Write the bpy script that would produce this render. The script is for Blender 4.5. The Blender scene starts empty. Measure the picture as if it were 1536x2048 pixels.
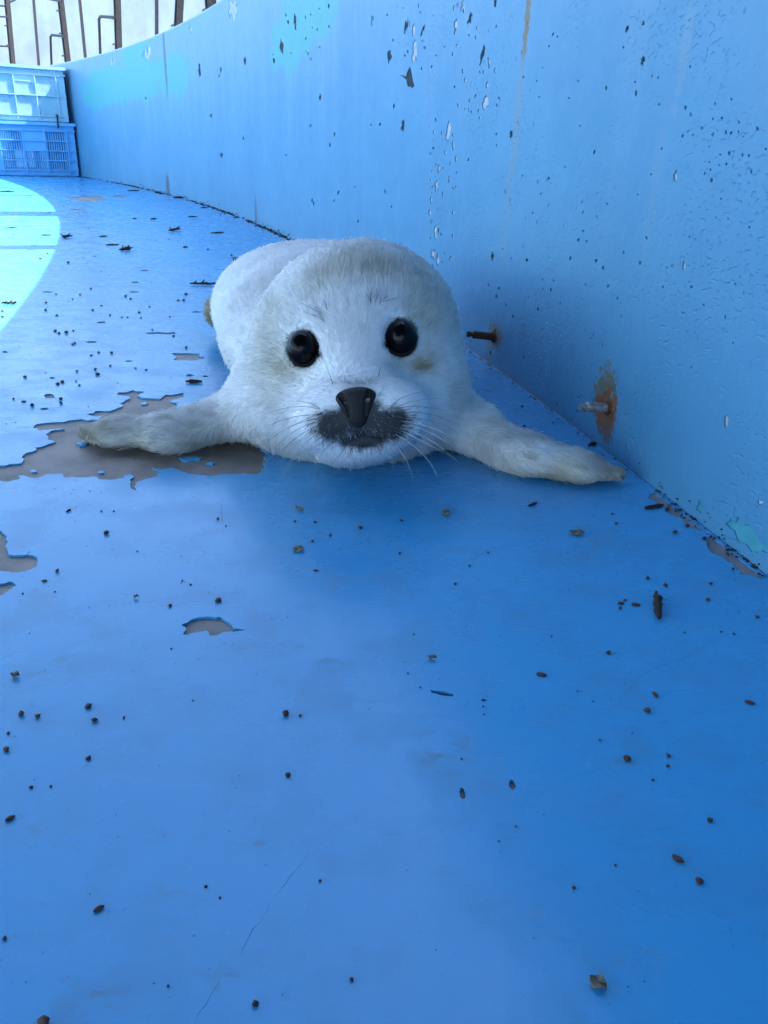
import bpy, bmesh, math, random
import numpy as np
from mathutils import Vector, Matrix
from mathutils.geometry import delaunay_2d_cdt

random.seed(7)
rng = np.random.default_rng(7)
scene = bpy.context.scene
COL = scene.collection

# ------------------------------------------------------------------ camera
CAM_H, PITCH, ROLL, FPX = 0.22, math.radians(24.5), math.radians(2.0), 1593.0
r0 = np.array([1, 0, 0.]); u0 = np.array([0, math.sin(PITCH), math.cos(PITCH)])
FW = np.array([0, math.cos(PITCH), -math.sin(PITCH)])
RI = math.cos(ROLL) * r0 + math.sin(ROLL) * u0
UP = math.cos(ROLL) * u0 - math.sin(ROLL) * r0
CP = np.array([0, 0, CAM_H])
cam_data = bpy.data.cameras.new('camera')
cam_data.sensor_fit = 'VERTICAL'; cam_data.sensor_height = 36.0
cam_data.lens = 36.0 * FPX / 2048.0
cam_data.clip_start = 0.02; cam_data.clip_end = 500
cam = bpy.data.objects.new('camera', cam_data); COL.objects.link(cam)
cam.matrix_world = Matrix(((RI[0], UP[0], -FW[0], CP[0]), (RI[1], UP[1], -FW[1], CP[1]),
                           (RI[2], UP[2], -FW[2], CP[2]), (0, 0, 0, 1)))
scene.camera = cam

# ------------------------------------------------------------------ light
SUN_EL, SUN_AZ = math.radians(48.0), math.radians(20.0)      # azimuth from +X towards +Y
world = bpy.data.worlds.new('World'); scene.world = world; world.use_nodes = True
wn = world.node_tree.nodes; wl = world.node_tree.links
sky = wn.new('ShaderNodeTexSky'); sky.sky_type = 'NISHITA'; sky.sun_disc = False
sky.sun_elevation = SUN_EL; sky.sun_rotation = math.radians(90) - SUN_AZ
sky.air_density = 1.0; sky.dust_density = 1.0; sky.ozone_density = 1.0
wl.new(sky.outputs[0], wn['Background'].inputs[0]); wn['Background'].inputs[1].default_value = 0.15
sun_data = bpy.data.lights.new('sun', 'SUN'); sun_data.energy = 4.0; sun_data.angle = math.radians(0.5)
sun_data.color = (1.0, 0.95, 0.88)
sun = bpy.data.objects.new('sun', sun_data); COL.objects.link(sun)
SUNV = Vector((math.cos(SUN_EL) * math.cos(SUN_AZ), math.cos(SUN_EL) * math.sin(SUN_AZ), math.sin(SUN_EL)))
sun.rotation_euler = SUNV.to_track_quat('Z', 'Y').to_euler(); sun.location = (6, 2, 8)
scene.view_settings.view_transform = 'Standard'; scene.view_settings.look = 'None'
scene.view_settings.gamma = 1.0; scene.view_settings.use_curve_mapping = False
scene.view_settings.exposure = 2.5
scene.cycles.max_bounces = 7; scene.cycles.diffuse_bounces = 5; scene.cycles.glossy_bounces = 3; scene.cycles.transmission_bounces = 3
scene.cycles.use_adaptive_sampling = True; scene.cycles.adaptive_threshold = .025

# ------------------------------------------------------------------ pixel helpers (photograph pixels)
def ray(x, y): return FW + RI * (x - 768) / FPX - UP * (y - 1024) / FPX
def pt(x, y, d): return CP + ray(x, y) * d                       # d = distance along the lens axis
def gnd(x, y, z=0.0):
    d = ray(x, y); return CP + d * ((z - CAM_H) / d[2])
def proj(P):
    V = np.asarray(P, float) - CP; w = V @ FW
    return 768 + FPX * (V @ RI) / w, 1024 - FPX * (V @ UP) / w, w
CC = np.array([-12.3525, -2.1698]); R = 12.8403                   # the round pool
WALL_H = 0.633
def cyl(x, y, rad=R):
    d = ray(x, y); o = -CC
    a = d[:2] @ d[:2]; b = 2 * (o @ d[:2]); c = o @ o - rad * rad
    return CP + d * ((-b + math.sqrt(b * b - 4 * a * c)) / 2 / a)
def sz(P): return math.atan2(P[1] - CC[1], P[0] - CC[0]) * R, P[2]
def wpt(s, z, off=0.0):                                           # a point on the wall face, off = metres behind it
    a = s / R; return np.array([CC[0] + (R + off) * math.cos(a), CC[1] + (R + off) * math.sin(a), z])
def wsz(x, y): return sz(cyl(x, y))

# ------------------------------------------------------------------ object helpers
def tag(o, label=None, cat=None, group=None, kind=None):
    if label: o['label'] = label
    if cat: o['category'] = cat
    if group: o['group'] = group
    if kind: o['kind'] = kind
    return o
def mesh(name, verts, faces, mat=None, parent=None, smooth=False):
    m = bpy.data.meshes.new(name)
    m.from_pydata([tuple(map(float, v)) for v in verts], [], [tuple(map(int, f)) for f in faces]); m.update()
    if mat: m.materials.append(mat)
    if smooth: m.polygons.foreach_set('use_smooth', [True] * len(m.polygons))
    o = bpy.data.objects.new(name, m); COL.objects.link(o)
    if parent: o.parent = parent
    return o
def empty(name, loc=(0, 0, 0), rz=0):
    o = bpy.data.objects.new(name, None); COL.objects.link(o); o.location = loc; o.rotation_euler = (0, 0, rz); return o
class MB:
    def __init__(s): s.v = []; s.f = []
    def add(s, v, f):
        n = len(s.v); s.v += [tuple(map(float, p)) for p in v]; s.f += [tuple(int(i) + n for i in q) for q in f]; return s
    def box(s, c, d, M=None):
        c = np.array(c, float); d = np.array(d, float) / 2
        v = np.array([c + d * np.array(q) for q in ((-1,-1,-1),(1,-1,-1),(1,1,-1),(-1,1,-1),(-1,-1,1),(1,-1,1),(1,1,1),(-1,1,1))])
        if M is not None: v = [np.array(M @ Vector(p)) for p in v]
        return s.add(v, [(0,3,2,1),(4,5,6,7),(0,1,5,4),(1,2,6,5),(2,3,7,6),(3,0,4,7)])
    def tube(s, pts, rads, n=8, cap=True):
        pts = [np.array(p, float) for p in pts]; k = len(pts); v = []
        if not hasattr(rads, '__len__'): rads = [rads] * k
        ref = None
        for i, p in enumerate(pts):
            t = pts[min(i + 1, k - 1)] - pts[max(i - 1, 0)]; t = t / (np.linalg.norm(t) + 1e-12)
            if ref is None: ref = np.array([0, 0, 1.]) if abs(t[2]) < .9 else np.array([1., 0, 0])
            a = np.cross(t, ref); a /= np.linalg.norm(a) + 1e-12; b = np.cross(a, t); ref = b
            for j in range(n):
                w = 2 * math.pi * j / n; v.append(p + rads[i] * (a * math.cos(w) + b * math.sin(w)))
        f = [(i * n + j, i * n + (j + 1) % n, (i + 1) * n + (j + 1) % n, (i + 1) * n + j) for i in range(k - 1) for j in range(n)]
        if cap: f += [tuple(range(n - 1, -1, -1)), tuple(range((k - 1) * n, k * n))]
        return s.add(v, f)
    def build(s, name, mat, parent=None, smooth=False): return mesh(name, s.v, s.f, mat, parent, smooth)

# ------------------------------------------------------------------ material helpers
def new_mat(name, rough=.6, color=(.5, .5, .5), metal=0.0, spec=.5):
    m = bpy.data.materials.new(name); m.use_nodes = True; b = m.node_tree.nodes['Principled BSDF']
    b.inputs['Base Color'].default_value = (*color, 1); b.inputs['Roughness'].default_value = rough
    b.inputs['Metallic'].default_value = metal; b.inputs['Specular IOR Level'].default_value = spec
    return m
class NT:
    def __init__(s, m): s.m = m; s.t = m.node_tree; s.n = s.t.nodes; s.l = s.t.links; s.b = s.n['Principled BSDF']
    def node(s, typ, **kw):
        q = s.n.new(typ)
        for k, v in kw.items(): setattr(q, k, v)
        return q
    def set(s, sock, v):
        if hasattr(v, 'links') or hasattr(v, 'is_linked'): s.l.new(v, sock)
        else: sock.default_value = v
    def math(s, op, a, b=0.0, c=None, clamp=False):
        q = s.node('ShaderNodeMath', operation=op, use_clamp=clamp); s.set(q.inputs[0], a); s.set(q.inputs[1], b)
        if c is not None: s.set(q.inputs[2], c)
        return q.outputs[0]
    def noise(s, vec, scale, detail=4, rough=.55, dist=0.0):
        q = s.node('ShaderNodeTexNoise'); s.set(q.inputs['Vector'], vec); q.inputs['Scale'].default_value = scale
        q.inputs['Detail'].default_value = detail; q.inputs['Roughness'].default_value = rough; q.inputs['Distortion'].default_value = dist
        return q.outputs['Fac']
    def voro(s, vec, scale, feature='F1', rand=1.0):
        q = s.node('ShaderNodeTexVoronoi', feature=feature); s.set(q.inputs['Vector'], vec); q.inputs['Scale'].default_value = scale
        q.inputs['Randomness'].default_value = rand; return q.outputs['Distance']
    def ramp(s, x, lo, hi, smooth=True):
        q = s.node('ShaderNodeMapRange', interpolation_type='SMOOTHSTEP' if smooth else 'LINEAR'); s.set(q.inputs[0], x)
        q.inputs[1].default_value = lo; q.inputs[2].default_value = hi; return q.outputs[0]
    def mix(s, fac, a, b):
        q = s.node('ShaderNodeMix', data_type='RGBA'); s.set(q.inputs[0], fac)
        s.set(q.inputs[6], (*a, 1) if isinstance(a, tuple) else a); s.set(q.inputs[7], (*b, 1) if isinstance(b, tuple) else b)
        return q.outputs[2]
    def mapping(s, vec, loc=(0,0,0), rot=(0,0,0), scale=(1,1,1), typ='POINT'):
        q = s.node('ShaderNodeMapping', vector_type=typ); s.set(q.inputs[0], vec)
        q.inputs[1].default_value = loc; q.inputs[2].default_value = rot; q.inputs[3].default_value = scale; return q.outputs[0]
    def blot(s, vec, cx, cy, rx, ry, ang=0.0, noise=None, amt=.5, lo=.05, hi=.45):
        """mask of one stain: an ellipse at (cx, cy) with an outline broken up by noise"""
        v = s.mapping(vec, (cx, cy, 0), (0, 0, ang), (rx, ry, 1), 'TEXTURE')
        g = s.node('ShaderNodeTexGradient', gradient_type='SPHERICAL'); s.set(g.inputs[0], v)
        x = g.outputs['Fac']
        if noise is not None: x = s.math('ADD', x, s.math('MULTIPLY', s.math('SUBTRACT', noise, .5), s.math('MULTIPLY', amt, s.ramp(x, 0, .25))))
        return s.ramp(x, lo, hi)
    def bump(s, h, strength, dist, normal=None):
        q = s.node('ShaderNodeBump'); q.inputs['Strength'].default_value = strength; q.inputs['Distance'].default_value = dist
        s.set(q.inputs['Height'], h)
        if normal is not None: s.set(q.inputs['Normal'], normal)
        return q.outputs[0]
    def out(s, color=None, rough=None, normal=None):
        if color is not None: s.set(s.b.inputs['Base Color'], color)
        if rough is not None: s.set(s.b.inputs['Roughness'], rough)
        if normal is not None: s.set(s.b.inputs['Normal'], normal)
        return s.m

BLUE = (.035, .20, .62)
FLOOR_STAINS = ((90,1340,70,40,.2),(520,1340,90,60,.3),(630,1320,60,50,-.4),(350,1740,40,80,.1),(380,1840,70,40,-.7),(60,1650,110,22,-.35),
    (330,1668,26,16,.5),(500,1687,30,12,0),(1180,1100,90,40,.2),(1450,1270,30,60,.5),(1460,1180,70,30,-.2),(1480,1620,80,30,0),
    (1080,1705,70,14,0),(1090,1850,14,50,0),(1330,1920,90,25,.1),(180,2000,60,50,-.6),(270,1610,30,14,.3),(450,1950,60,30,.4),
    (1240,1530,40,14,.2),(1200,1955,30,18,-.5),(230,470,110,10,0),(300,480,80,10,0),(280,540,60,8,0),(900,1500,80,40,0),(200,1260,60,20,0))
WALL_STAINS = ((225,170,70,42),(280,160,60,45),(350,150,35,45),(190,190,30,30),(600,45,75,60),(575,100,50,40),(270,110,30,24),(640,20,40,50))
def floor_stain(P):
    """traced greenish smudges: soft strength per floor point"""
    o = np.zeros(len(P))
    for (px, py, rx, ry, a) in FLOOR_STAINS:
        g = gnd(px, py); wx = np.linalg.norm(gnd(px + rx, py) - g) * 1.4; wy = np.linalg.norm(gnd(px, py - ry) - g) * 1.4
        dx, dy = P[:, 0] - g[0], P[:, 1] - g[1]; u = (dx * math.cos(a) + dy * math.sin(a)) / wx; v = (-dx * math.sin(a) + dy * math.cos(a)) / wy
        o = np.maximum(o, np.clip((1 - np.sqrt(u * u + v * v)) / .7, 0, 1))
    return o
def wall_stain(P):
    """where the older turquoise coat shows through"""
    o = np.zeros(len(P))
    for (px, py, wx, wy) in WALL_STAINS:
        s, zc = wsz(px, py); s2, _ = wsz(px + wx, py); _, z2 = wsz(px, py - wy)
        o = np.maximum(o, 1 - np.sqrt(((P[:, 0] - s) / (abs(s2 - s) * 1.3)) ** 2 + ((P[:, 1] - zc) / (abs(z2 - zc) * 1.3)) ** 2))
    return np.clip(o, 0, 1)
def floor_paint():
    m = new_mat('floor_paint', .3, spec=.52); t = NT(m)
    v = t.node('ShaderNodeTexCoord').outputs['Object']
    st = t.node('ShaderNodeAttribute', attribute_name='stain').outputs['Fac']
    n1 = t.noise(v, 3.5, 2); n2 = t.noise(v, 24, 4, .62); n3 = t.noise(v, 110, 2)
    c = t.mix(t.ramp(n1, .3, .7), (.036, .275, .535), (.046, .305, .575))
    c = t.mix(t.math('MULTIPLY', t.ramp(n2, .42, .75), .55), c, (.055, .225, .40))
    n4 = t.noise(t.mapping(v, rot=(0, 0, .3), scale=(1, 2.2, 1)), 95, 6, .72)
    brk = t.math('MULTIPLY', t.ramp(n4, .46, .66), t.ramp(n2, .36, .62))
    gen = t.math('MULTIPLY', t.math('MULTIPLY', t.ramp(n2, .50, .68), t.ramp(n4, .50, .68)), t.ramp(n1, .44, .6))
    smudge = t.math('MAXIMUM', t.math('MULTIPLY', t.math('MULTIPLY', st, brk), .85), t.math('MULTIPLY', gen, .45))
    c = t.mix(smudge, c, (.11, .19, .22))
    vs = t.mapping(v, rot=(0, 0, .35), scale=(1, 6, 1)); film = t.noise(vs, 5, 3)
    c = t.mix(t.math('MULTIPLY', t.ramp(film, .52, .8), .22), c, (.14, .31, .55))
    sc1 = t.noise(t.mapping(v, rot=(0, 0, -.7), scale=(1, 9, 1)), 26, 3, .6); sc2 = t.noise(t.mapping(v, rot=(0, 0, .95), scale=(1, 12, 1)), 20, 3, .6)
    scuff = t.math('MULTIPLY', t.ramp(t.math('MAXIMUM', sc1, sc2), .60, .74), t.ramp(n1, .42, .62))
    c = t.mix(t.math('MULTIPLY', scuff, .5), c, (.085, .19, .28))
    w = t.node('ShaderNodeTexWave', wave_type='BANDS'); t.set(w.inputs[0], t.mapping(v, rot=(0, 0, .9))); w.inputs[1].default_value = 9; w.inputs[2].default_value = 6; w.inputs[3].default_value = 1
    scr = t.math('MULTIPLY', t.ramp(w.outputs['Fac'], .996, 1.0), t.ramp(n1, .52, .6))
    c = t.mix(t.math('MULTIPLY', scr, .35), c, (.05, .16, .34))
    r = t.math('ADD', .22, t.math('ADD', t.math('MULTIPLY', t.ramp(n2, .35, .75), .10), t.math('ADD', t.math('MULTIPLY', smudge, .35), t.math('ADD', t.math('MULTIPLY', t.ramp(film, .4, .75), .06), t.math('MULTIPLY', scuff, .15)))))
    h = t.math('ADD', t.noise(v, 13, 2), t.math('MULTIPLY', n3, .10))
    return t.out(c, r, t.bump(h, .16, .004))
def wall_paint():
    m = new_mat('wall_paint', .5); t = NT(m)
    uv = t.node('ShaderNodeUVMap').outputs[0]
    st = t.node('ShaderNodeAttribute', attribute_name='stain').outputs['Fac']
    n1 = t.noise(uv, 4, 3); n2 = t.noise(uv, 30, 4, .6); n3 = t.noise(uv, 150, 2, .6)
    streak = t.noise(t.mapping(uv, scale=(14, 1.1, 1)), 1.0, 4, .6)
    c = t.mix(t.ramp(n1, .3, .7), (.060, .230, .385), (.077, .260, .42))
    c = t.mix(t.math('MULTIPLY', t.ramp(streak, .45, .75), .35), c, (.11, .275, .435))
    # paler, greyer upper band, its lower limit broken by streaks
    z = t.node('ShaderNodeSeparateXYZ'); t.set(z.inputs[0], uv); zz = t.math('ADD', z.outputs[1], t.math('MULTIPLY', t.math('SUBTRACT', streak, .5), .25))
    c = t.mix(t.math('MULTIPLY', t.ramp(zz, .20, .62), .55), c, (.225, .340, .430))
    k = t.math('ADD', st, t.math('MULTIPLY', t.math('SUBTRACT', t.math('ADD', t.math('MULTIPLY', streak, .55), t.math('MULTIPLY', n2, .45)), .5), t.math('MULTIPLY', t.ramp(st, 0, .3), 2.4)))
    c = t.mix(t.math('MULTIPLY', t.ramp(k, .14, .38), .9), c, (.065, .345, .335))
    # rust and grime with shapes of their own
    for (px, py, wx, wy, col, amt) in ((1210,795,27,75,(.15,.12,.035),.85),(1212,822,24,50,(.24,.075,.018),1.0),(1213,860,16,34,(.15,.09,.05),.8),(990,670,17,30,(.13,.10,.03),.7),(987,674,10,18,(.20,.07,.02),.9),
                                       (977,708,5,50,(.18,.15,.08),.6),(1054,40,6,105,(.20,.13,.06),.95),(1034,240,9,150,(.17,.24,.28),.5),(1012,440,9,150,(.15,.25,.33),.35),
                                       (1370,100,10,160,(.2,.28,.35),.4),(1310,360,12,190,(.15,.25,.38),.3),(336,375,4,30,(.05,.05,.05),.8),(330,120,2.5,95,(.04,.06,.10),.75),(512,430,2.5,40,(.04,.06,.10),.7)):
        s, zc = wsz(px, py); s2, _ = wsz(px + wx, py); _, z2 = wsz(px, py - wy)
        c = t.mix(t.math('MULTIPLY', t.blot(uv, s, zc, abs(s2 - s) * 1.25, abs(z2 - zc) * 1.25, 0, n3, 1.6, .10, .5), amt), c, col)
    por = t.math('MULTIPLY', t.math('LESS_THAN', t.voro(t.mapping(uv, scale=(1, .55, 1)), 85), .10), t.ramp(n1, .5, .62))
    c = t.mix(t.math('MULTIPLY', por, .75), c, (.012, .03, .07))
    rgh = t.math('ADD', .42, t.math('MULTIPLY', n2, .22))
    near = t.ramp(z.outputs[0], 4.2, 3.2)
    b1 = t.noise(t.mapping(uv, rot=(0, 0, .5), scale=(1, 1.5, 1)), 190, 2, .5)
    blis = t.math('MULTIPLY', t.math('MULTIPLY', t.ramp(b1, .56, .70), t.ramp(t.noise(uv, 9, 3), .42, .62)), near)
    h = t.math('ADD', t.math('MULTIPLY', n2, .6), t.math('SUBTRACT', t.math('MULTIPLY', blis, .26), por))
    return t.out(c, rgh, t.bump(h, .8, .0028))
def speckled(name, c1, c2, scale, rough=.8, bump=.3, dist=.002):
    m = new_mat(name, rough); t = NT(m); v = t.node('ShaderNodeTexCoord').outputs['Object']
    n = t.noise(v, scale, 6, .65)
    return t.out(t.mix(t.ramp(n, .3, .7), c1, c2), None, t.bump(n, bump, dist))
M = {}
M['floor'] = floor_paint(); M['wall'] = wall_paint()
M['concrete'] = speckled('old_primer', (.115, .098, .088), (.245, .205, .18), 22, .55, .3, .001)
M['dark_pit'] = speckled('dark_pit', (.005, .006, .009), (.022, .022, .027), 200)
M['plaster'] = speckled('bare_plaster', (.34, .34, .36), (.56, .53, .53), 120)
M['turquoise'] = speckled('turquoise_coat', (.04, .26, .32), (.07, .33, .40), 60, .5)
M['grey_joint'] = speckled('grey_joint', (.15, .145, .165), (.25, .24, .26), 60)
M['rust'] = speckled('rust', (.05, .016, .008), (.15, .05, .018), 350, .85, .8, .001)
M['steel'] = speckled('weathered_steel', (.20, .18, .18), (.42, .38, .38), 400, .5, .5, .0008)
M['steel'].node_tree.nodes['Principled BSDF'].inputs['Metallic'].default_value = .5
M['fence'] = speckled('rusty_brown_paint', (.014, .011, .012), (.038, .028, .028), 60, .55)
M['far_wall'] = speckled('pale_render', (.46, .44, .42), (.60, .58, .56), 2.2, .9, .4, .02)
M['apron'] = speckled('concrete_apron', (.34, .33, .31), (.46, .45, .43), 5, .9)
M['crate_pale'] = speckled('pale_blue_plastic', (.25, .46, .56), (.33, .54, .63), 12, .5, .1)
M['crate_blue'] = speckled('blue_plastic', (.10, .37, .66), (.13, .42, .70), 12, .45, .1)
M['tie'] = new_mat('dark_cord', .7, (.015, .016, .02))
M['berry_dark'] = speckled('dried_berry', (.010, .004, .004), (.035, .010, .008), 300, .5, .6, .001)
M['berry_red'] = speckled('red_brown_berry', (.035, .007, .004), (.11, .022, .009), 300, .45, .6, .001)
M['bark'] = speckled('bark', (.006, .004, .004), (.03, .016, .012), 250, .85, .8, .001)
M['leaf'] = speckled('dry_leaf', (.06, .05, .035), (.17, .14, .09), 200, .7, .6, .0008)
M['grit'] = speckled('grit', (.006, .006, .008), (.03, .02, .018), 200, .9)

# ------------------------------------------------------------------ cut sheets: a paint layer with real holes
def crinkle(poly, amp, it=2):
    p = [np.array(q[:2], float) for q in poly]
    for k in range(it):
        o = []
        for i in range(len(p)):
            a, b = p[i], p[(i + 1) % len(p)]; d = b - a; L = np.linalg.norm(d)
            m = (a + b) / 2 + np.array([-d[1], d[0]]) * rng.normal(0, amp)
            o += [a, m] if L > 1e-4 else [a]
        p = o
    return p
def cut_sheet(outer, holes, extra=()):
    vs = []; es = []; fs = []
    for poly in [outer] + holes:
        n = len(vs); k = len(poly); vs += [Vector((float(q[0]), float(q[1]))) for q in poly]
        es += [(n + i, n + (i + 1) % k) for i in range(k)]; fs.append(list(range(n, n + k)))
    vs += [Vector((float(q[0]), float(q[1]))) for q in extra]
    ov, oe, of, _, _, _ = delaunay_2d_cdt(vs, es, fs, 2, 1e-7)
    return [np.array(v) for v in ov], [tuple(f) for f in of]
def rims(polys, up):
    """side walls of the holes; up(p, depth) -> 3D point"""
    v = []; f = []
    for p in polys:
        n = len(v); k = len(p); v += [up(q, 0) for q in p] + [up(q, 1) for q in p]
        f += [(n + i, n + (i + 1) % k, n + k + (i + 1) % k, n + k + i) for i in range(k)]
    return v, f

# ------------------------------------------------------------------ pool floor
def gpoly(px, amp=.16, it=2): return crinkle([gnd(x, y)[:2] for x, y in px], amp, it)
def gell(cx, cy, rx, ry, a=0, n=9, amp=.18):
    return gpoly([(cx + rx * math.cos(q) * math.cos(a) - ry * math.sin(q) * math.sin(a), cy + rx * math.cos(q) * math.sin(a) + ry * math.sin(q) * math.cos(a))
                  for q in np.linspace(0, 2 * math.pi, n, endpoint=False)], amp, 1)
peel = [gpoly([(-60,930),(0,931),(43,926),(47,910),(70,895),(105,886),(96,879),(98,865),(129,858),(82,861),(66,856),(74,848),(113,844),(164,838),(197,840),
               (204,832),(172,829),(191,822),(227,820),(230,807),(250,801),(234,789),(266,779),(289,783),(281,788),(274,792),(289,796),(332,789),(371,785),(363,795),(340,801),(361,805),(357,815),
               (400,850),(480,880),(535,905),(535,922),(523,938),(512,949),(461,949),(410,951),(375,947),(352,938),(324,938),(305,936),(314,953),(273,981),(260,969),(262,949),(250,949),(230,959),
               (195,955),(172,955),(133,955),(125,947),(90,949),(70,957),(39,951),(35,959),(0,961),(-60,966)], .19),
        gpoly([(-40,1058),(0,1060),(8,1068),(13,1088),(10,1093),(15,1100),(16,1108),(35,1110),(55,1109),(70,1112),(76,1119),(74,1133),(55,1140),(30,1145),(18,1143),(0,1142),(-40,1140)], .1),
        gpoly([(-20,1167),(0,1167),(20,1163),(33,1171),(15,1183),(0,1195),(-20,1198)], .1),
        gpoly([(363,1250),(385,1238),(405,1234),(440,1233),(450,1240),(463,1248),(468,1257),(492,1260),(470,1262),(450,1264),(435,1270),(420,1271),(413,1260),(395,1264),(375,1270),(366,1268),(372,1258)], .08),
        gpoly([(340,707),(370,706),(400,707),(396,711),(411,715),(400,719),(375,721),(350,720),(352,713)], .15),
        gpoly([(290,666),(320,664),(350,664),(356,667),(330,669),(300,668)], .15, 1),
        gpoly([(373,750),(380,748),(390,751),(380,754)], .1, 1), gpoly([(404,752),(412,750),(418,753),(410,755)], .1, 1),
        gpoly([(88,790),(100,787),(108,792),(113,796),(100,797),(92,797)], .12, 1), gpoly([(79,817),(92,815),(100,818),(85,821)], .12, 1),
        gpoly([(140,396),(170,392),(200,392),(216,398),(190,402),(160,401)], .15, 1), gpoly([(222,393),(240,390),(256,391),(240,396)], .15, 1),
        gpoly([(861,1379),(875,1381),(908,1388),(905,1393),(880,1391),(863,1385)], .08, 1),
        gell(925, 1586, 7, 12, -.2), gell(1025, 1569, 7, 11, -.3), gell(968, 1400, 6, 3), gell(183, 684, 11, 2), gell(203, 645, 9, 2.2),
        gell(270, 565, 7, 2), gell(290, 541, 8, 1.6), gell(393, 624, 11, 1.5), gell(268, 584, 10, 1.3), gell(95, 584, 12, 1.2), gell(10, 704, 6, 2), gell(104, 756, 6, 2), gell(258, 722, 8, 1.5), gell(155, 420, 16, 2)]
islets = [gpoly([(358,915),(380,913),(405,914),(400,919),(375,921)], .1, 1), gpoly([(412,927),(420,924),(429,924),(425,929)], .1, 1),
          gpoly([(152,886),(165,882),(178,884),(172,890),(160,892)], .12, 1), gpoly([(196,943),(206,941),(208,945),(199,946)], .1, 1),
          gpoly([(281,806),(288,804),(296,805),(293,808),(284,809)], .1, 1), gpoly([(60,941),(70,939),(74,943),(64,944)], .1, 1)]
def scratch(x0, y0, x1, y1, w):
    a, c_ = gnd(x0, y0)[:2], gnd(x1, y1)[:2]; d_ = c_ - a; n_ = np.array([-d_[1], d_[0]]) / np.linalg.norm(d_); k = 9; L = []; Rr = []
    for i in range(k + 1):
        q = a + d_ * i / k + n_ * rng.normal(0, w * 1.5); ww = w * (.15 + math.sin(math.pi * i / k)) * rng.uniform(.5, 1.1); ww *= .42; L.append(q + n_ * ww); Rr.append(q - n_ * ww)
    return L + Rr[::-1]
peel += [scratch(443, 985, 446, 1070, .00022), scratch(620, 1705, 545, 1800, .00016), (scratch(540, 1808, 470, 1925, .00018)), scratch(440, 1960, 385, 2050, .00016), scratch(690, 1010, 640, 1032, .0001) , scratch(1120, 1560, 1210, 1535, .00014), scratch(925, 1420, 940, 1398, .00016), scratch(1020, 1412, 1030, 1430, .00015), scratch(1180, 1175, 1290, 1255, .00012), scratch(560, 1235, 520, 1243, .00016)]
def jstrip(s0, s1, w0, w1, step):
    ss = np.arange(s0, s1, step); inn = [wpt(s, 0, -.004)[:2] for s in ss]
    outr = [wpt(s, 0, -(rng.uniform(w0, w1) if 0 < i < len(ss) - 1 else .006))[:2] for i, s in enumerate(ss)]
    return crinkle(inn[::1] + outr[::-1], .1, 1)
joint = [jstrip(2.596, 2.652, .011, .017, .007), jstrip(2.660, 2.724, .009, .016, .008), jstrip(4.30, 5.05, .006, .016, .04), jstrip(5.1, 5.85, .006, .022, .05), jstrip(6.1, 7.3, .008, .022, .08)]
outer = [CC + (R - .0005) * np.array([math.cos(a), math.sin(a)]) for a in np.linspace(0, 2 * math.pi, 720, endpoint=False)]
extra = [gnd(x, y)[:2] for y in list(range(395, 700, 12)) + list(range(700, 2100, 26)) for x in range(-60, 1600, 30)]
extra = [q for q in extra if np.hypot(*(q - CC)) < R - .03]
v2, tri = cut_sheet(outer, peel + islets + joint, extra)
def set_stain(o, vals):
    a = o.data.attributes.new('stain', 'FLOAT', 'POINT'); a.data.foreach_set('value', np.asarray(vals, np.float32))
DF = .0014
rv, rf = rims(peel + islets + joint, lambda q, k: (q[0], q[1], -DF * k))
n0 = len(v2)
floor = mesh('pool_floor', [(v[0], v[1], 0) for v in v2] + rv, tri + [tuple(i + n0 for i in f) for f in rf], M['floor'])
set_stain(floor, floor_stain(np.array([v.co[:] for v in floor.data.vertices])))
tag(floor, 'glossy blue painted concrete floor of the pool with peeling patches', 'floor', kind='structure')
base = mesh('bare_concrete', [(CC[0] + R * math.cos(a), CC[1] + R * math.sin(a), -DF) for a in np.linspace(0, 2 * math.pi, 720, endpoint=False)], [tuple(range(720))], M['concrete'], floor)
jm = MB()
for s0, s1 in ((2.59, 2.655), (2.655, 2.73)):
    ss = np.linspace(s0, s1, 9)
    jm.add([wpt(s, -DF + .0006, -.022) for s in ss] + [wpt(s, -DF + .0006, -.001) for s in ss], [(i, i + 1, i + 10, i + 9) for i in range(8)])
jm.build('joint_sealant', M['grey_joint'], floor)
jb = MB()
for s0, s1 in ((4.28, 5.9), (6.08, 7.4)):
    ss = np.linspace(s0, s1, 30)
    jb.add([wpt(s, -DF + .0006, -.03) for s in ss] + [wpt(s, -DF + .0006, -.001) for s in ss], [(i, i + 1, i + 31, i + 30) for i in range(29)])
jb.build('dirty_joint', M['rust'], floor)

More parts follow.
